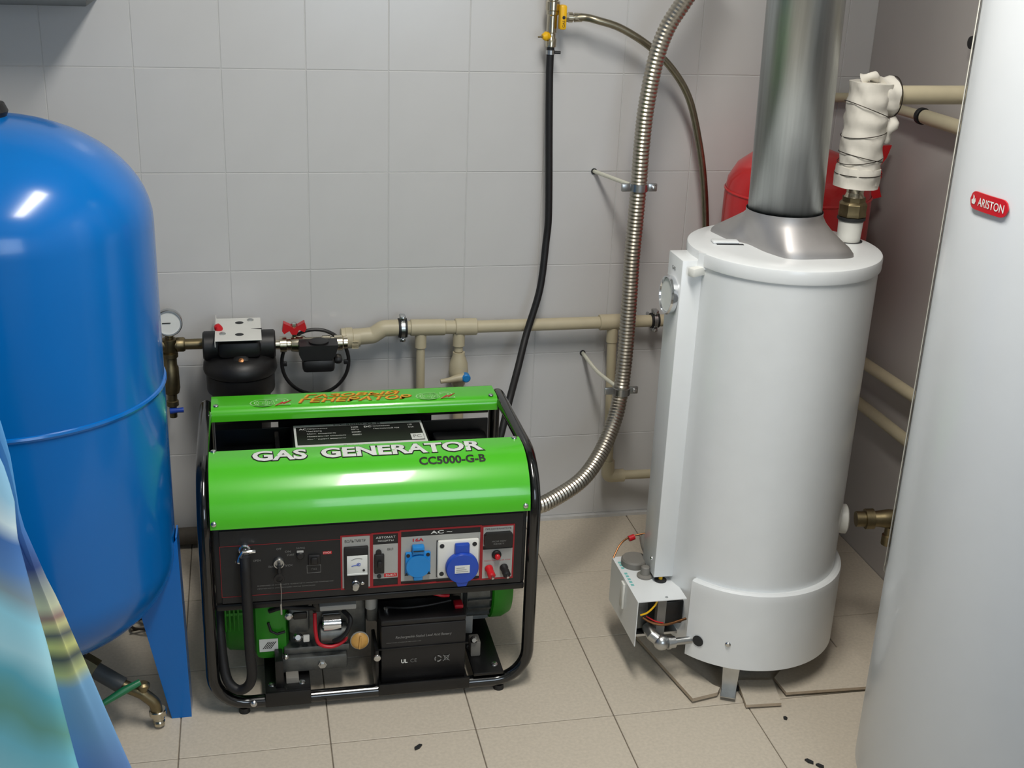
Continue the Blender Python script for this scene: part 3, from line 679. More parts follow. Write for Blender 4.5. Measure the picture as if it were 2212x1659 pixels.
# nickel ball valve with red butterfly handle
bv = thing('ball_valve', 'nickel-plated ball valve with red butterfly handle right of the water filter', 'valve', (.37, -.09, .57))
MB().lathe((.300, -.09, .592), (1, 0, 0), [(.0125, 0), (.0125, .016), (.020, .016), (.020, .032), (.016, .034), (.016, .042), (.019, .044), (.021, .06), (.021, .075), (.017, .082), (.017, .12), (.020, .122), (.020, .142), (.016, .144), (.016, .152), (.020, .152), (.0205, .172), (.017, .175), (.017, .185)], 20).build('body', m_nickel, bv)
MB().cyl((.352, -.09, .610), (.352, -.09, .640), .006, n=12).build('stem', m_nickel, bv)
mb = MB(); mb.prism([(.322, .634), (.326, .655), (.340, .648), (.352, .640), (.364, .648), (.378, .656), (.383, .640), (.378, .630), (.364, .636), (.358, .624), (.346, .624), (.340, .634), (.327, .626)], lambda u, v, d: (u, d, v-.004), -.100, -.078)
mb.build('handle', m_redplastic, bv)
MB().lathe((.352, -.09, .642), (0, 0, 1), [(.008, 0), (.008, .005), (.004, .008)], 6).build('nut', m_steel, bv)

# black control box hanging under the valve
cb = thing('pressure_switch', 'black angular pressure switch box under the nickel pipe', 'control box', (.410, -.13, .535))
MB().prism([(.362, .612), (.457, .612), (.450, .585), (.440, .574), (.367, .574), (.360, .590)], lambda u, v, d: (u, d, v), -.168, -.1125).build('cover', m_plastic, cb)
MB().box(.368, .448, -.170, -.114, .540, .575, .010).build('base', m_plastic, cb)
MB().box(.446, .468, -.155, -.118, .556, .575, .008).build('cable_gland', m_plastic, cb)
MB().lathe((.410, -.140, .610), (0, 0, 1), [(.024, 0), (.025, .003), (.025, .006), (.018, .008)], 24).build('neck', m_plastic, cb)
# filter spanner ring
sp = thing('filter_spanner', 'thin black plastic spanner ring hanging below the nickel pipe', 'spanner', (.405, -.075, .45))
MB().tube([(.4045+.085*cos(2*pi*i/48), -.075, .536+.088*sin(2*pi*i/48)) for i in range(48)], .0048, 10, True).build('ring', m_plastic, sp)
for s in (-1, 1): MB().box(.4045+s*.078-.006, .4045+s*.078+.006, -.080, -.070, .528, .540, .002).build('lug', m_plastic, sp)

# beige plastic pipe run along the back wall
YPP = -.062
pr = thing('water_pipe_run', 'beige plastic water pipe with tees running along the tiled back wall', 'pipe', (.95, YPP, .15))
def pp(name, a, b, r, bev=.002): return MB().cyl(a, b, r, n=24, bev=bev).build(name, m_pp, pr)
MB().lathe((.470, YPP, .594), (1, 0, 0), [(.022, 0), (.026, .002), (.026, .012), (.027, .013), (.027, .03), (.0235, .032), (.0235, .05)], 24).build('threaded_coupling', m_pp, pr)
for i in range(6): MB().box(.497, .514, YPP-.027-.001, YPP-.022, .574+.0035*i, .5755+.0035*i).build('grip_rib', m_pp, pr)
MB().tube(fillet([(.505, YPP, .596), (.553, YPP, .599), (.580, YPP, .617), (.64, YPP, .618)], [0, .02, .02, 0]), .0215, 20).build('offset_elbow', m_pp, pr)
pp('socket', (.650, YPP, .6170), (.742, YPP, .6155), .0215)
pp('pipe', (.60, YPP, .6175), (.79, YPP, .6145), .0180)
pp('tee', (.768, YPP, .6150), (.826, YPP, .6145), .0225)
pp('pipe', (.82, YPP, .6140), (1.40, YPP, .6160), .0165)
pp('tee', (1.160, YPP, .6155), (1.228, YPP, .6160), .0215)
pp('branch_socket', (.678, YPP, .560), (.678, YPP, .600), .0150)
pp('branch_pipe', (.679, YPP, .33), (.678, YPP, .575), .0115)
pp('branch_socket', (.779, YPP, .562), (.779, YPP, .600), .0160)
pp('branch_pipe', (.779, YPP, .546), (.779, YPP, .57), .0115)
pp('branch_pipe', (.782, YPP, .33), (.781, YPP, .454), .0140)
pp('branch_socket', (1.199, YPP, .558), (1.199, YPP, .602), .0155)
MB().tube(fillet([(1.199, YPP, .575), (1.216, YPP, .158), (1.45, YPP, .155)], [0, .012, 0]), .0130, 18).build('drop_pipe', m_pp, pr)
MB().tube(fillet([(1.2135, YPP, .205), (1.2155, YPP, .157), (1.262, YPP, .1565)], [0, .010, 0]), .0185, 18).build('drop_elbow', m_pp, pr)
pv = thing('plastic_stop_valve', 'beige plastic stop valve with side lever and blue cap', 'valve', (.781, YPP, .45))
MB().lathe((.780, YPP, .545), (0, 0, -1), [(.016, 0), (.0165, .010), (.024, .030), (.026, .05), (.026, .062), (.020, .075), (.0185, .090)], 24).build('body', m_pp, pv)
MB().tube([(.790, YPP-.030, .4850), (.770, YPP-.033, .4835), (.748, YPP-.034, .4790), (.727, YPP-.034, .4770)], [.012, .010, .007, .006], 12).build('lever', m_pp, pv)
MB().cyl((.7945, YPP-.022, .4850), (.7945, YPP-.044, .4850), .0115, n=20, bev=.003).build('cap', m_skyblue, pv)
for x_, nm_ in ((.630, 'steel pipe clamp on the beige pipe above the generator'), (1.3155, 'steel pipe clamp on the beige pipe next to the water heater')):
    c = thing('pipe_clamp', nm_, 'clamp', (x_, 0, .58), 'steel clamps on the beige pipe')
    rr = .0235 if x_ < 1 else .0185
    MB().lathe((x_-.006, YPP, .617), (1, 0, 0), [(rr, 0), (rr+.0025, .001), (rr+.0025, .011), (rr, .012)], 28).build('band', m_steel, c)
    for s in (-1, 1): MB().lathe((x_+s*.0085-.003, YPP, .617), (1, 0, 0), [(rr-.002, 0), (rr+.002, .0005), (rr+.002, .0055), (rr-.002, .006)], 28).build('rubber_liner', m_rubber, c)
    for s in (-1, 1):
        MB().box(x_-.008, x_+.008, YPP-.012, YPP+.012, .617+s*(rr+.006)-.006, .617+s*(rr+.006)+.006, .003).build('ear', m_steel, c)
        screw((x_, YPP-.012, .617+s*(rr+.006)), (0, -1, 0), c, .0055)
    MB().cyl((x_, YPP+.02, .617), (x_, 0, .617), .005, n=10).build('stud', m_steel, c)

# dark pipe lying along the foot of the wall
one(MB().cyl((-.30, -.030, .034), (.30, -.030, .034), .0235, n=20), 'floor_pipe', m_darkbrown, 'dark brown pipe lying along the foot of the wall behind the blue tank', 'pipe')

# black gas hose and yellow gas valve
def gas_assembly():
    v = thing('gas_valve', 'nickel gas valve with yellow levers at the top of the wall', 'valve', (.992, -.06, 1.32))
    MB().lathe((.990, -.060, 1.318), (0.004, 0, 1), [(.0085, 0), (.0085, .010), (.013, .012), (.0135, .030), (.011, .034), (.011, .044), (.013, .046), (.0125, .085), (.015, .088), (.015, .096), (.0175, .098), (.0175, .118), (.014, .120), (.014, .20)], 20).build('body', m_nickel, v)
    MB().box(1.004, 1.021, -.086, -.062, 1.372, 1.430, .005).build('main_lever', m_yellow, v)
    MB().lathe((1.013, -.086, 1.401), (0, -1, 0), [(.004, 0), (.004, .001)], 12).build('lever_screw', m_dark, v)
    text('lever_text', 'GAS', m_print_k, lambda a, b: (1.0125-(b-1.0125), -.0868, a), 1.378, 1.394, 1.009, 1.015, v)
    MB().cyl((1.016, -.060, 1.400), (1.032, -.062, 1.400), .0125, n=6).build('side_nut', m_nickel, v)
    MB().tube([(.986, -.062, 1.354), (.974, -.066, 1.355), (.966, -.068, 1.354)], [.008, .0115, .006], 12).build('small_lever', m_yellow, v)
    MB().tube([(.966, -.068, 1.354), (.955, -.069, 1.353)], .002, 8).build('lever_tip', m_brass, v)
    return v
gas_assembly()
h = thing('gas_hose', 'black rubber gas hose hanging from the yellow valve down to the generator', 'hose', (.95, -.06, .40))
MB().tube(spline([(.990, -.060, 1.335), (.990, -.060, 1.28), (.992, -.060, 1.22), (.9975, -.060, 1.10), (1.003, -.060, .988), (1.006, -.060, .90), (1.003, -.060, .842), (.988, -.078, .718), (.952, -.102, .605), (.919, -.16, .53), (.880, -.24, .465), (.854, -.280, .395), (.832, -.298, .330), (.815, -.300, .24), (.80, -.300, .12)], 10), .0094, 14).build('hose', m_rubber, h)
MB().lathe((.990, -.060, 1.312), (0, 0, 1), [(.0115, 0), (.0115, .010)], 20).build('clamp_band', m_steel, h)
MB().cyl((1.000, -.064, 1.317), (1.014, -.066, 1.317), .004, n=10).build('clamp_screw', m_dark, h)

bh = thing('braided_hose', 'braided steel gas hose arching from the yellow valve to behind the heater', 'hose', (1.24, -.08, .88))
MB().tube(spline([(1.045, -.064, 1.400), (1.07, -.068, 1.401), (1.098, -.08, 1.396), (1.158, -.085, 1.379), (1.233, -.088, 1.338), (1.298, -.088, 1.283), (1.347, -.088, 1.215), (1.381, -.086, 1.121), (1.408, -.084, 1.014), (1.428, -.082, .885), (1.44, -.085, .75), (1.43, -.1, .6)], 14), .0092, 14).build('hose', m_braid, bh)
MB().lathe((1.030, -.062, 1.400), (1, -.05, 0), [(.0125, 0), (.0125, .010), (.009, .011), (.009, .014), (.0115, .015), (.0105, .034)], 12).build('end_fitting', m_nickel, bh)

# corrugated exhaust hose with its two wall supports
ex = thing('exhaust_hose', 'thick corrugated stainless exhaust hose rising from the generator up the wall', 'hose', (1.1, -.3, .28))
pth = resample(spline([(1.345, -.20, 1.60), (1.310, -.20, 1.515), (1.275, -.20, 1.456), (1.237, -.20, 1.392), (1.2145, -.20, 1.317), (1.200, -.20, 1.208), (1.196, -.20, 1.110), (1.196, -.20, 1.017), (1.1945, -.20, .920), (1.193, -.20, .828), (1.1945, -.20, .700), (1.1945, -.20, .580), (1.188, -.206, .470), (1.165, -.24, .405), (1.112, -.31, .345), (1.043, -.38, .305), (.945, -.44, .282), (.90, -.458, .281), (.843, -.470, .282)], 40), .00235)
MB().tube(pth, [.0200+.0010*cos(2*pi*i/4) for i in range(len(pth))], 18).build('hose', m_corr, ex)
for k, (st_, en_, lab) in enumerate((((1.137, 0, 1.011), (1.184, -.196, 1.014), 'upper threaded rod support and clamp holding the exhaust hose'), ((1.137, 0, .508), (1.176, -.196, .484), 'lower bent rod support and clamp holding the exhaust hose'))):
    s = thing('hose_support', lab, 'support', (st_[0], 0, st_[2]-.03), 'wall supports of the exhaust hose')
    cx, cz = (1.196, 1.012) if k == 0 else (1.189, .474)
    mid = (1.1605, -.098, 1.0125) if k == 0 else (1.153, -.098, .489)
    MB().tube(spline([st_, mid, en_], 8), .0052, 10).build('rod', m_rod, s)
    MB().lathe((st_[0], -.001, st_[2]), (0, -1, 0), [(.008, 0), (.008, .002)], 16).build('wall_plug', m_dark, s)
    MB().lathe((cx, -.20-(0 if k == 0 else .006), cz-.010), (0, 0, 1), [(.0215, 0), (.0238, .001), (.0238, .019), (.0215, .020)], 28).build('band', m_steel, s)
    for sg in (-1, 1):
        MB().box(cx+sg*.034-.012, cx+sg*.034+.012, -.209, -.200, cz-.010, cz+.010, .003).build('ear', m_steel, s)
    screw((cx+.036, -.209, cz), (0, -1, .2), s, .006)

# ------------------------------------------------------------------ water heater
HX, HY = 1.357, -.715
wh = thing('water_heater', 'white cylindrical gas water heater with grey flue hood and gas control box', 'water heater', (HX, HY, 0))
MB().lathe((HX, HY, 0), (0, 0, 1), [(.150, .085), (.196, .090), (.1990, .30), (.1990, .974), (.19, .980)], 72).build('body', m_white, wh, smooth=30)
lid = MB().lathe((HX, HY, 0), (0, 0, 1), [(.198, .9685), (.2038, .9690), (.2045, .9715), (.2045, .992), (.2030, .9965), (.1995, .9985), (.150, .9990), (.0, .9990)], 72).build('lid', m_white, wh, smooth=30)
# lid tab over the service strip
MB().prism([(1.150, -.760), (1.176, -.782), (1.196, -.770), (1.160, -.735)], lambda u, v, d: (u, v, d), .964, .9975).build('lid_tab', m_white, lid)
MB().box(1.128, 1.168, -.775, -.757, .950, .969, .004, rot=rotm('Z', .5)).build('clip', m_whiteplast, lid)
MB().box(1.205, 1.262, -.703, -.678, .9988, 1.0045, .003, rot=rotm('Z', -.12)).build('lid_tongue', m_white, lid)
MB().box(1.210, 1.268, -.711, -.702, .9988, .9996, rot=rotm('Z', -.12)).build('lid_slot', m_dark, lid, smooth=0)
# skirt: a wrap open towards the control box
a0, a1 = radians(-146), radians(150)
sk_ = MB().lathe((HX, HY, 0), (0, 0, 1), [(.1985, .2700), (.2085, .2715), (.2140, .2680), (.2150, .262), (.2150, .250), (.2150, .080), (.2135, .0785), (.206, .080)], 72, a0=a0, a1=a1).build('skirt', m_white, wh, smooth=40)
MB().lathe((HX-.106, HY-.187, .140), (-.49, -.87, 0), [(.0065, 0), (.0065, .002), (.004, .0045), (0, .005)], 14).build('screw', m_bolt, sk_)
MB().lathe((HX-.1600, HY-.1455, .1275), (-.74, -.67, 0), [(.013, 0), (.013, .0008), (0, .001)], 20).build('pipe_hole', m_dark, sk_)
for ang in (-116, 4, 124):
    a = radians(ang); p = Vector((HX+.2*cos(a), HY+.2*sin(a), 0)); q = Vector((-sin(a), cos(a), 0)); n_ = Vector((cos(a), sin(a), 0))
    mb = MB(); rows = [[p+q*s*hw-n_*d+Vector((0, 0, z)) for s, d in ((-1, .012), (-1, 0), (1, 0), (1, .012))] for z, hw in ((.012, .016), (.10, .020))]
    mb.sheet(rows).build('leg', m_steel, wh, smooth=0, thick=.002)
    mb = MB(); mb.prism([(-.017, -.028), (.017, -.028), (.017, .006), (-.017, .006)], lambda u, v, d: p+q*u-n_*v+Vector((0, 0, d)), .010, .0125); mb.build('foot_tab', m_steel, wh, smooth=0)
MB().cyl((HX, HY, .03), (HX, HY, .086), .13, .15, 40).build('burner_tray', m_dark, wh)
# service strip on the left with thermometer
stp = MB().box(1.1180, 1.1640, -.757, -.672, .236, .980, .0025).build('service_strip', m_white, wh)
thm = MB().lathe((1.1180, -.714, .894), (-1, 0, .06), [(.030, 0), (.040, .002), (.042, .012), (.040, .016), (.037, .016), (.036, .012), (0, .012)], 36).build('thermometer', m_chrome, stp)
MB().lathe((1.1060, -.714, .8947), (-1, 0, .06), [(0, 0), (.0355, 0), (.0355, .0006)], 32).build('dial', m_print_w, thm)
text('strip_text', 'GAS', m_print_k, lambda a, b: (1.1174, -a, b), .70, .72, .948, .956, stp)
screw((1.1180, -.735, .275), (-1, 0, 0), stp, .005)
# gas control box
gb = MB()
X0, X1, Y0, Y1, Z0, Z1 = 1.0580, 1.1720, -.832, -.628, .108, .2225
gb.box(X0, X0+.002, Y0, Y1, Z0, Z1); gb.box(X0+.002, X1, Y0, Y1, Z1-.002, Z1); gb.box(X0+.002, X1, Y1-.002, Y1, Z0, Z1-.002)
box_ = gb.build('control_box', m_white, wh, smooth=0)
MB().box(X0-.006, X0, -.742, -.722, .150, .215, .002).build('front_handle', m_whiteplast, box_)
MB().box(1.066, 1.170, -.800, -.640, .112, .118).build('chassis', m_steel, box_, smooth=0)
MB().box(1.112, 1.132, -.816, -.800, .118, .220).build('chassis_post', m_knobgrey, box_, smooth=0)
MB().box(1.066, 1.100, -.79, -.66, .125, .205, .004).build('gas_valve_block', m_castal, box_)
MB().box(1.134, 1.178, -.805, -.74, .140, .200, .004).build('igniter', m_plastic, box_)
MB().lathe((1.100, -.668, .2225), (0, 0, 1), [(.030, 0), (.031, .003), (.031, .014), (.028, .018), (0, .019)], 32).build('dial_knob', m_knobgrey, box_)
MB().lathe((1.108, -.725, .2225), (0, 0, 1), [(.0185, 0), (.0185, .004), (.0115, .007), (.0100, .024), (.008, .026), (0, .027)], 24).build('push_button', m_knobgrey, box_)
MB().lathe((1.138, -.748, .2225), (0, 0, 1), [(.014, 0), (.014, .003), (.009, .004)], 20).build('grommet', m_dark, box_)
MB().tube(spline([(1.138, -.748, .222), (1.140, -.745, .245), (1.150, -.738, .265)], 6), .0045, 8).build('wire', m_yellow, box_)
MB().tube(spline([(1.150, -.722, .212), (1.142, -.700, .240), (1.130, -.665, .262), (1.135, -.630, .268)], 8), [.014]*8+[.0135]*8+[.013]*9, 14).build('cable_sleeve', m_knobgrey, box_)
MB().tube(spline([(1.060, -.632, .2225), (1.082, -.612, .247), (1.110, -.600, .258), (1.150, -.600, .265)], 8), .0022, 8).build('ignition_wire', m_copper, box_)
MB().tube([(1.104, -.605, .2555), (1.118, -.603, .259)], .007, 12).build('wire_joint', m_redplastic, box_)
for i, (bb, s0, s1) in enumerate((('EUROSIT', -.650, -.765),)):
    for q in range(9):
        if q != 3: MB().box(1.0645, 1.0715, -.652-.0128*q-.008, -.652-.0128*q, .2224, .2229).build('box_print', m_print_t, box_, smooth=0)
MB().lathe((1.128, -.822, .2225), (0, 0, 1), [(.0035, 0), (.0035, .0012), (0, .0016)], 12).build('screw', m_bolt, box_)
MB().tube(spline([(1.070, -.822, .182), (1.085, -.826, .190), (1.100, -.826, .206), (1.108, -.822, .218)], 6), .0022, 8).build('wire', m_yellow, box_)
MB().tube(spline([(1.078, -.815, .172), (1.100, -.822, .160), (1.130, -.828, .156), (1.180, -.820, .162)], 8), .0030, 8).build('capillary_tube', m_copper, box_)
MB().tube(spline([(1.085, -.818, .176), (1.105, -.822, .164), (1.125, -.824, .158)], 6), .0016, 8).build('wire', m_redplastic, box_)
MB().sphere((1.118, -.842, .1200), .0185).tube([(1.098, -.80, .135), (1.100, -.830, .132), (1.118, -.842, .1200)], .014, 14).build('gas_elbow', m_steel, wh)
MB().lathe((1.130, -.846, .1200), (1, .06, 0), [(.0155, 0), (.0155, .006), (.0135, .006), (.0135, .018), (.0085, .020), (.0085, .058)], 16).build('gas_inlet_tube', m_steel, wh)
# draft hood
hood_b = [(1.236, -.585), (1.248, -.665), (1.280, -.705), (1.290, -.770), (1.312, -.826), (1.340, -.834), (1.440, -.834), (1.468, -.824), (1.466, -.780), (1.462, -.700), (1.450, -.600), (1.430, -.570), (1.300, -.570)]
def resamp_closed(poly, n):
    P = [Vector((p[0], p[1], 0)) for p in poly]; P.append(P[0]); tot = sum((b-a).length for a, b in zip(P[:-1], P[1:])); out = []
    for i in range(n):
        d = tot*i/n
        for a, b in zip(P[:-1], P[1:]):
            L = (b-a).length
            if d <= L: out.append(a.lerp(b, d/L)); break
            d -= L
    return out
NB = 96
FXc, FYc = 1.3505, -.712
base_ring = resamp_closed(hood_b, NB)
for _ in range(2): base_ring = [(base_ring[i-1]+base_ring[i]*2+base_ring[(i+1) % NB])/4 for i in range(NB)]
rows = []
for t_, z in ((0, .9990), (.02, 1.006), (.14, 1.016), (.34, 1.026), (.6, 1.040), (.85, 1.054), (1.0, 1.066), (1.0, 1.075)):
    row = []
    for p in base_ring:
        a = math.atan2(p.y-FYc, p.x-FXc); q = Vector((FXc+.0800*cos(a), FYc+.0800*sin(a), 0)); r_ = p.lerp(q, t_); row.append(Vector((r_.x, r_.y, z)))
    rows.append(row)
mb = MB(); mb.sheet(rows, True); mb.build('draft_hood', m_hood, wh, smooth=60)
# nipple and right hand pipe stub
MB().lathe((1.517, -.690, .999), (0, 0, 1), [(.030, 0), (.030, .0008)], 28).build('nipple_hole', m_dark, wh)
MB().lathe((1.517, -.690, .999), (0, 0, 1), [(.0245, 0), (.0265, .044), (.024, .046)], 28).build('outlet_nipple', m_whiteplast, wh)
MB().lathe((1.551, -.772, .365), (.96, -.28, 0), [(.030, -.01), (.034, .004), (.034, .012), (.028, .016)], 28).build('inlet_collar', m_whiteplast, wh)

# flue pipe
one(MB().lathe((1.3510, -.712, 1.056), (-.020, 0, 1), [(.0765, 0), (.0765, 1.604)], 64, False, False), 'flue_pipe', m_flue, 'galvanised steel flue pipe rising from the water heater hood', 'flue pipe', (1.3510, -.712, 1.056), thick=.001)

# insulated riser and elbow on top of the heater
ir = thing('insulated_riser', 'pipe elbow wrapped in white foam and wire above the heater with brass union', 'pipe', (1.517, -.690, 1.045))
MB().lathe((1.517, -.690, 1.0455), (0, 0, 1), [(.026, 0), (.030, .001), (.030, .006), (.028, .007)], 28).build('gasket', m_dark, ir)
MB().lathe((1.517, -.690, 1.0520), (0, 0, 1), [(.028, 0), (.031, .003), (.031, .010), (.030, .012), (.031, .028), (.028, .032), (.0255, .034), (.0255, .043)], 8).build('union_nut', m_brass, ir)
MB().lathe((1.517, -.690, 1.0930), (0, 0, 1), [(.023, 0), (.020, .004), (.018, .012), (.019, .014), (.019, .03), (.017, .04)], 20).build('union_tail', m_nickel, ir)
def lumpy(pts, r, n=28, amp=.0022, seed=3):
    rnd = random.Random(seed); ph = [rnd.uniform(0, 6) for _ in range(6)]
    pts = resample(pts, .006); mb = MB(); mb.tube(pts, r, n)
    for v in mb.bm.verts:
        c = v.co; d = amp*(sin(c.z*170+ph[0])*.6+sin(c.x*210+c.z*90+ph[1])+sin(c.y*190-c.z*130+ph[2]))
        ax_ = min(pts, key=lambda p: (p-c).length_squared); nn = (c-ax_)
        if nn.length > 1e-6: v.co = c+nn.normalized()*d
    return mb
lumpy(spline([(1.517, -.690, 1.125), (1.5185, -.690, 1.24), (1.521, -.690, 1.338)], 12), .0440, amp=.0016).build('foam_wrap', m_insul, ir, smooth=60)
lumpy(spline([(1.516, -.690, 1.118), (1.517, -.690, 1.160)], 10), .0470, seed=8, amp=.0012).build('foam_cuff', m_insul, ir, smooth=60)
lumpy(spline([(1.556, -.700, 1.220), (1.566, -.712, 1.245), (1.562, -.705, 1.262)], 10), .012, seed=11).build('foam_flap', m_insul, ir, smooth=60)
for z, ti, rr in ((1.280, -.35, .0475), (1.230, .16, .0465), (1.182, -.2, .0465), (1.176, .18, .0465), (1.1465, .02, .0492)):
    MB().tube([(1.518+rr*cos(2*pi*i/40), -.690+rr*sin(2*pi*i/40), z+ti*rr*cos(2*pi*i/40)) for i in range(40)], .0009, 6, True).build('binding_wire', m_wire, ir)
MB().tube([(1.572, -.690+.0412*cos(2*pi*i/40), 1.306+.0412*sin(2*pi*i/40)) for i in range(40)], .0013, 6, True).build('binding_wire', m_wire, ir)
MB().cyl((1.55, -.690, 1.309), (1.878, -.690, 1.312), .0195, n=24).build('outlet_pipe', m_pp, ir)

lumpy(spline([(1.540, -.690, 1.305), (1.574, -.690, 1.306)], 8), .0400, amp=.002, seed=5).build('foam_sleeve', m_insul, ir, smooth=60)
lumpy(spline([(1.498, -.690, 1.340), (1.512, -.700, 1.348), (1.530, -.690, 1.341)], 8), .010, amp=.002, seed=15).build('foam_scrap', m_insul, ir, smooth=60)
# red expansion vessel behind the heater
rt = thing('expansion_vessel', 'red expansion vessel on the wall behind the water heater', 'tank', (1.625, -.205, .62))
MB().lathe((1.618, -.205, 0), (0, 0, 1), [(0, .60), (.06, .606), (.12, .635), (.17, .69), (.184, .75), (.184, .985), (.178, 1.026), (.158, 1.062), (.122, 1.090), (.08, 1.104), (.03, 1.110), (0, 1.111)], 56).build('shell', m_redpaint, rt, smooth=30)
MB().lathe((1.618, -.205, 0), (0, 0, 1), [(.1835, .996), (.1855, .998), (.1855, 1.000), (.1825, 1.003)], 56, False, False).build('rim', m_redpaint, rt)
MB().prism([(1.80, 1.115), (1.856, 1.118), (1.846, 1.085), (1.832, 1.066), (1.842, 1.044), (1.835, 1.018), (1.848, .985), (1.80, .975)], lambda u, v, d: (u, d, v), -.215, -.203).build('wall_bracket', m_redpaint, rt)
MB().box(1.59, 1.66, -.03, 0, .80, .86, .004).build('wall_mount', m_redpaint, rt)

# pipes on the right hand wall
p = thing('heating_pipe', 'thin beige pipe with dark clip along the right wall near the ceiling end', 'pipe', (1.845, -.4, 1.2))
tag(p, 'thin beige pipe held by a black clip on the grey right wall')
MB().tube(fillet([(1.70, -.03, 1.210), (1.842, -.03, 1.210), (1.842, -1.05, 1.224)], [0, .02, 0]), .0125, 16).build('pipe', m_pp, p)
MB().lathe((1.842, -.352, 1.2145), (0, -1, 0), [(.0185, 0), (.0200, .002), (.0200, .012), (.0185, .014)], 24).build('clip_band', m_rubber, p)
MB().lathe((1.842, -.372, 1.2148), (0, -1, 0), [(.0170, 0), (.0170, .30)], 24).build('sleeve', m_pp, p)
one(MB().tube([(1.846, -.02, .538), (1.846, -1.05, .568)], .0155, 16), 'heating_pipe', m_pp, 'upper of two beige pipes low on the right wall behind the heater', 'pipe', group='low pipes on the right wall')
one(MB().tube([(1.846, -.02, .430), (1.846, -1.05, .436)], .0155, 16), 'heating_pipe', m_pp, 'lower of two beige pipes low on the right wall behind the heater', 'pipe', group='low pipes on the right wall')
iv = thing('inlet_valve', 'dull brass inlet valve low between the heater and the right wall', 'valve', (1.66, -.80, .33))
MB().lathe((1.585, -.782, .366), (.96, -.2, .05), [(.018, 0), (.018, .02), (.024, .021), (.024, .040), (.018, .042), (.02, .06), (.022, .075), (.02, .09), (.024, .092), (.024, .110), (.016, .112), (.016, .145)], 16).build('body', m_brass, iv)
MB().lathe((1.722, -.812, .366), (.96, -.2, .05), [(.021, 0), (.021, .10)], 18).build('pipe', m_pp, iv)
MB().lathe((1.665, -.80, .350), (0, 0, -1), [(.012, 0), (.012, .02), (.016, .022), (.016, .045)], 14).build('drain', m_brass, iv)
kb = thing('stop_cock', 'small dark round handle on the right wall beside the tall white boiler', 'stop cock', (1.86, -.50, 1.40))
MB().lathe((1.882, -.50, 1.40), (-1, 0, 0), [(.009, 0), (.009, .015), (.014, .016), (.016, .022), (.014, .032), (0, .035)], 24).build('handwheel', m_rubber, kb)

# ------------------------------------------------------------------ tall white boiler on the right
BX, BY, BR = 1.592, -1.402, .2560
bo = thing('boiler', 'tall white cylindrical boiler with red nameplate at the right edge', 'boiler', (BX, BY, .0))
MB().lathe((BX, BY, 0), (0, 0, 1), [(.20, .10), (BR-.012, .105), (BR-.002, .13), (BR-.002, 1.70), (BR-.03, 1.76), (.12, 1.80), (0, 1.81)], 96).build('body', m_boiler, bo, smooth=30)
rows = []
for i in range(13):
    a = radians(140+13*i/12); wob = .004*sin(i*.9)
    rows.append([Vector((BX+(BR+.0012)*cos(a), BY+(BR+.0012)*sin(a), z)) for z in (.50+.05*(i/12)+wob, .7, 1.2, 1.69)])
MB().sheet(rows).build('film_strip', m_film, bo, smooth=60, thick=.0008)
for ang in (60, 180, 300):
    a = radians(ang); MB().cyl((BX+.2*cos(a), BY+.2*sin(a), 0), (BX+.2*cos(a), BY+.2*sin(a), .11), .018, n=14).build('foot', m_dark, bo)
def bsurf(off):
    def fn(u, v): a = u; return (BX+(BR+off)*cos(a), BY+(BR+off)*sin(a), v)
    return fn
ca = math.atan2(-1.436-BY, 1.342-BX); hwid = .0415/BR; zc_ = 1.252; hh = .0135
def pill(n=10):
    out = []
    for sgn in (1, -1):
        for i in range(n+1):
            t_ = -pi/2+pi*i/n
            out.append((sgn*(hwid*BR-hh)+sgn*hh*cos(t_), sgn*hh*sin(t_)))
    return out
pp_ = pill(); mb = MB()
cols = 24
rows_t = []; rows_b = []
us = [-.0415+.083*i/cols for i in range(cols+1)]
def hv(u):
    d = abs(u)-(.0415-hh)
    return sqrt(max(hh*hh-d*d, 1e-8)) if d > 0 else hh
A = [mb.bm.verts.new(bsurf(.0028)(ca+u/BR, zc_+hv(u))) for u in us]; B = [mb.bm.verts.new(bsurf(.0028)(ca+u/BR, zc_-hv(u))) for u in us]
A2 = [mb.bm.verts.new(bsurf(0)(ca+u/BR, zc_+hv(u))) for u in us]; B2 = [mb.bm.verts.new(bsurf(0)(ca+u/BR, zc_-hv(u))) for u in us]
for i in range(cols):
    mb.bm.faces.new((A[i], A[i+1], B[i+1], B[i])); mb.bm.faces.new((A[i], A2[i], A2[i+1], A[i+1])); mb.bm.faces.new((B[i], B[i+1], B2[i+1], B2[i]))
npl = mb.build('nameplate', m_redplastic, bo)
text('nameplate_text', 'ARISTON', m_print_w, lambda u, v: bsurf(.0036)(ca+u/BR, v), -.0195, .0345, zc_-.0062, zc_+.0062, npl, offset=.01)
mb = MB(); fl = [(-.0345, -.006), (-.0275, -.006), (-.0255, -.001), (-.0275, .004), (-.0290, .0005), (-.0300, .006), (-.0335, .008), (-.0325, .002), (-.0365, -.001)]
vs = [mb.bm.verts.new(bsurf(.0036)(ca+u/BR, zc_+v)) for u, v in fl]; mb.bm.faces.new(vs); mb.build('flame_emblem', m_print_w, npl, smooth=0)

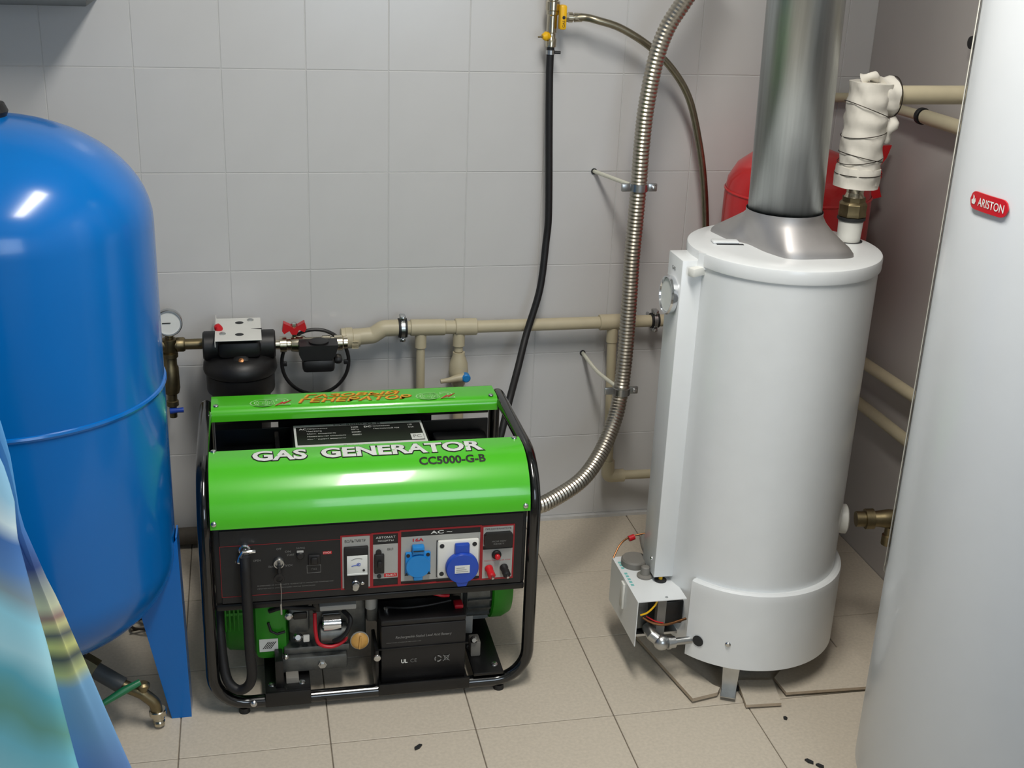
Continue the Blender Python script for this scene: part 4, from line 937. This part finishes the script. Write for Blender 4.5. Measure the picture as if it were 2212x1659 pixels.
# ------------------------------------------------------------------ loose tile pieces under the heater
def loose_tile(poly, z0, th, lab, tilt=0.0):
    mb = MB(); mb.prism(poly, lambda u, v, d: (u, v, z0+d+tilt*(v+.9)), 0, th)
    o = one(mb, 'floor_tile_piece', m_floor, lab, 'tile', group='loose floor tile pieces by the heater', smooth=0)
    o.data.materials.append(m_tilecore)
    for p_ in o.data.polygons:
        if abs(p_.normal.z) < .5: p_.material_index = 1
    return o
loose_tile([(1.176, -.915), (1.240, -.902), (1.252, -.885), (1.240, -.872), (1.228, -.84), (1.170, -.70), (1.140, -.62), (1.120, -.62)], .0060, .009, 'long loose floor tile strip left of the heater front leg')
loose_tile([(1.288, -.953), (1.370, -.958), (1.386, -.872), (1.304, -.860)], .0050, .0075, 'small square loose floor tile piece in front of the heater')
loose_tile([(1.396, -.925), (1.62, -.934), (1.64, -.775), (1.50, -.765), (1.392, -.866)], .0070, .007, 'large loose floor tile piece right of the small square one')
one(MB().prism([(1.286, -.888), (1.306, -.882), (1.298, -.868), (1.284, -.874)], lambda u, v, d: (u, v, d+.0004), 0, .006), 'mortar_crumb', m_dark, 'dark crumb of mortar beside the heater front leg', 'crumb', smooth=0)
for (x_, y_, a_, L_, lab) in ((.552, -.970, .6, .022, 'small dark scrap lying in front of the generator'), (1.352, -1.146, -1.0, .020, 'upper of two dark crumbs at the bottom right of the floor'), (1.368, -1.163, -.9, .018, 'lower of two dark crumbs at the bottom right of the floor'), (1.362, -.999, 1.2, .010, 'tiny dark chip in front of the small loose tile')):
    mb = MB(); mb.prism([(-L_/2, -.003), (0, -.005), (L_/2, -.001), (L_/3, .004), (-L_/3, .003)], lambda u, v, d: (x_+u*cos(a_)-v*sin(a_), y_+u*sin(a_)+v*cos(a_), d+.0004), 0, .004)
    one(mb, 'debris', m_dark, lab, 'debris', group='dark crumbs on the floor', smooth=0)

# ------------------------------------------------------------------ drain tap under the blue tank
dt = thing('drain_tap', 'drain tap with green lever and brass spout under the blue tank', 'tap', (-.02, -.81, .0))
MB().cyl((-.215, -.740, .200), (-.045, -.800, .100), .0175, n=18).build('pipe', m_greypipe, dt)
MB().cyl((-.125, -.772, .147), (-.098, -.782, .131), .023, n=6).build('nut', m_brass, dt)
MB().tube(fillet([(-.055, -.797, .106), (-.005, -.812, .085), (.018, -.815, .062), (.022, -.815, .030)], [0, .02, .02, 0]), .0125, 16).build('body', m_brass, dt)
MB().lathe((.0225, -.815, .045), (.05, 0, -1), [(.016, 0), (.018, .002), (.018, .012), (.013, .014), (.013, .018), (.0115, .019), (.0125, .023), (.0105, .026), (.0125, .030), (.0105, .033), (.0115, .038)], 18).build('spout', m_nickel, dt)
MB().lathe((-.004, -.812, .088), (.1, 0, 1), [(.010, 0), (.010, .012), (.013, .013), (.013, .020), (.008, .024)], 12).build('bonnet', m_brass, dt)
MB().tube([(-.008, -.816, .116), (-.040, -.830, .108), (-.085, -.850, .092)], [.007, .0085, .006], 12).build('lever', m_green2, dt)
wb = thing('wire_scrap', 'tangle of rusty wire on the floor behind the blue tank', 'wire', (-.09, -.45, 0))
for i in range(7):
    rnd = random.Random(i+20); c = Vector((-.10+.10*rnd.random(), -.48+.10*rnd.random(), .01))
    MB().tube(spline([c+Vector((rnd.uniform(-.06, .06), rnd.uniform(-.05, .05), .002+.02*rnd.random())) for _ in range(4)], 6), .0032, 6).build('wire_strand', m_wire, wb)

# ------------------------------------------------------------------ printed curtain in the left foreground
def interp(tab, z):
    tab = sorted(tab)
    if z <= tab[0][0]:
        (a, b), (c, d) = tab[0], tab[1]
    elif z >= tab[-1][0]:
        (a, b), (c, d) = tab[-2], tab[-1]
    else:
        for (a, b), (c, d) in zip(tab[:-1], tab[1:]):
            if a <= z <= c: break
    return b+(d-b)*(z-a)/(c-a)
edge = [(.0, .140), (.20, .110), (.434, .047), (.624, -.003), (.67, -.016), (.719, -.029), (.76, -.043), (.847, -.067), (.942, -.071), (.989, -.077), (1.2, -.15), (1.5, -.30), (1.9, -.42)]
fold = [(.0, .06), (.2, .02), (.466, -.022), (.595, -.037), (.665, -.044), (.743, -.056), (.84, -.069), (.893, -.067), (.949, -.077), (1.2, -.17), (1.5, -.33), (1.9, -.46)]
def curtain():
    mb = MB(); rows = []
    nz = 72
    for i in range(nz+1):
        z = .03+1.87*i/nz
        xr = interp(edge, z); xf = interp(fold, z); xl = -.95 if z < 1.2 else -.95+.15*(z-1.2)
        k = 1.0-.35*(z/1.9)
        plan = [(xl, -1.47), (xl+.10, -1.54*1.0), (xl+.22, -1.46), (xl+.36, -1.55), (xl+.52, -1.47), ((xl+.52+xf)/2+.02, -1.545), (xf-.035, -1.545), (xf, -1.530), (xf-.018, -1.512), (xf-.010, -1.504), ((xf+xr)/2, -1.508), (xr-.012, -1.505), (xr, -1.497), (xr-.012, -1.488), (xr-.06, -1.482)]
        row = spline([(x_, -1.50+(y_+1.50)*k+.006*sin(9*z+8*x_), z) for x_, y_ in plan], 8)
        rows.append(row)
    mb.sheet(rows)
    return mb
m_cur = bpy.data.materials.new('printed_curtain_cloth'); m_cur.use_nodes = True
nt = m_cur.node_tree; N = nt.nodes; b = N['Principled BSDF']; b.inputs['Roughness'].default_value = .65
tc = N.new('ShaderNodeTexCoord'); mp = N.new('ShaderNodeMapping'); mp.inputs['Rotation'].default_value = (0, radians(28), 0); mp.inputs['Scale'].default_value = (3.4, .6, 1.5)
nt.links.new(tc.outputs['Object'], mp.inputs['Vector'])
nz_ = N.new('ShaderNodeTexNoise'); nz_.inputs['Scale'].default_value = 2.6; nz_.inputs['Detail'].default_value = 1.2; nz_.inputs['Distortion'].default_value = .5
nt.links.new(mp.outputs['Vector'], nz_.inputs['Vector'])
cr = N.new('ShaderNodeValToRGB'); els = cr.color_ramp.elements
stops = [(.33, (110, 190, 214)), (.40, (150, 214, 230)), (.46, (120, 200, 220)), (.50, (104, 166, 156)), (.55, (96, 178, 198)), (.60, (170, 222, 236)), (.665, (150, 214, 234)), (.70, (130, 152, 164)), (.74, (84, 130, 190)), (.79, (64, 112, 178)), (.82, (210, 232, 240)), (.86, (150, 200, 228)), (.95, (110, 170, 215))]
els[0].position, els[0].color = stops[0][0], L3(stops[0][1]); els[1].position, els[1].color = stops[-1][0], L3(stops[-1][1])
for p_, c_ in stops[1:-1]:
    e = els.new(p_); e.color = L3(c_)
# yellow and grey striped motif on the inner fold
sx = N.new('ShaderNodeSeparateXYZ'); nt.links.new(tc.outputs['Object'], sx.inputs['Vector'])
def mnode(op, a, b_=None, clamp=False):
    n = N.new('ShaderNodeMath'); n.operation = op; n.use_clamp = clamp
    for k, q in enumerate((a, b_)):
        if q is None: continue
        if isinstance(q, (int, float)): n.inputs[k].default_value = q
        else: nt.links.new(q, n.inputs[k])
    return n.outputs[0]
CURB = (-.45, -1.50, .03)
zz = mnode('ADD', sx.outputs['Z'], CURB[2]); yy = mnode('ADD', sx.outputs['Y'], CURB[1])
xx = mnode('ADD', sx.outputs['X'], CURB[0])
nt.links.new(mnode('ADD', mnode('ADD', zz, mnode('MULTIPLY', xx, .9)), mnode('MULTIPLY', mnode('SUBTRACT', nz_.outputs['Fac'], .5), .16)), cr.inputs['Fac'])
yb = mnode('MULTIPLY', mnode('ADD', yy, 1.518), 200.0, True)
wob = mnode('ADD', zz, mnode('MULTIPLY', mnode('SUBTRACT', nz_.outputs['Fac'], .5), .10))
c2 = N.new('ShaderNodeValToRGB'); e2 = c2.color_ramp.elements
back = [(.36, (92, 116, 190)), (.50, (112, 160, 208)), (.585, (120, 172, 212)), (.605, (190, 200, 140)), (.63, (70, 82, 88)), (.65, (200, 206, 132)), (.672, (92, 100, 102)), (.69, (206, 206, 150)), (.705, (150, 120, 118)), (.725, (200, 206, 176)), (.755, (150, 160, 160)), (.785, (60, 84, 140)), (.84, (70, 116, 182)), (.92, (84, 150, 206))]
e2[0].position, e2[0].color = back[0][0], L3(back[0][1]); e2[1].position, e2[1].color = back[-1][0], L3(back[-1][1])
for p_, c_ in back[1:-1]:
    e = e2.new(p_); e.color = L3(c_)
nt.links.new(wob, c2.inputs['Fac'])
mx = N.new('ShaderNodeMixRGB'); nt.links.new(yb, mx.inputs['Fac'])
nt.links.new(cr.outputs['Color'], mx.inputs['Color1']); nt.links.new(c2.outputs['Color'], mx.inputs['Color2'])
nt.links.new(mx.outputs['Color'], b.inputs['Base Color'])
one(curtain(), 'curtain', m_cur, 'light blue and green printed curtain hanging in the left foreground', 'curtain', CURB, smooth=60)

# added dark board that shades the wall above the tank; true cause unseen
sh = thing('shade_board', 'dark board edge added to shade the top left corner above the blue tank', 'shade board', (-.6, -.14, 1.414))
MB().box(-1.30, -.065, -.250, -.003, 1.414, 1.438, .003).build('board', m_greypipe, sh)
for x_ in (-1.1, -.35): MB().box(x_-.012, x_+.012, -.20, -.003, 1.438, 1.49, .002).build('bracket', m_greypipe, sh)
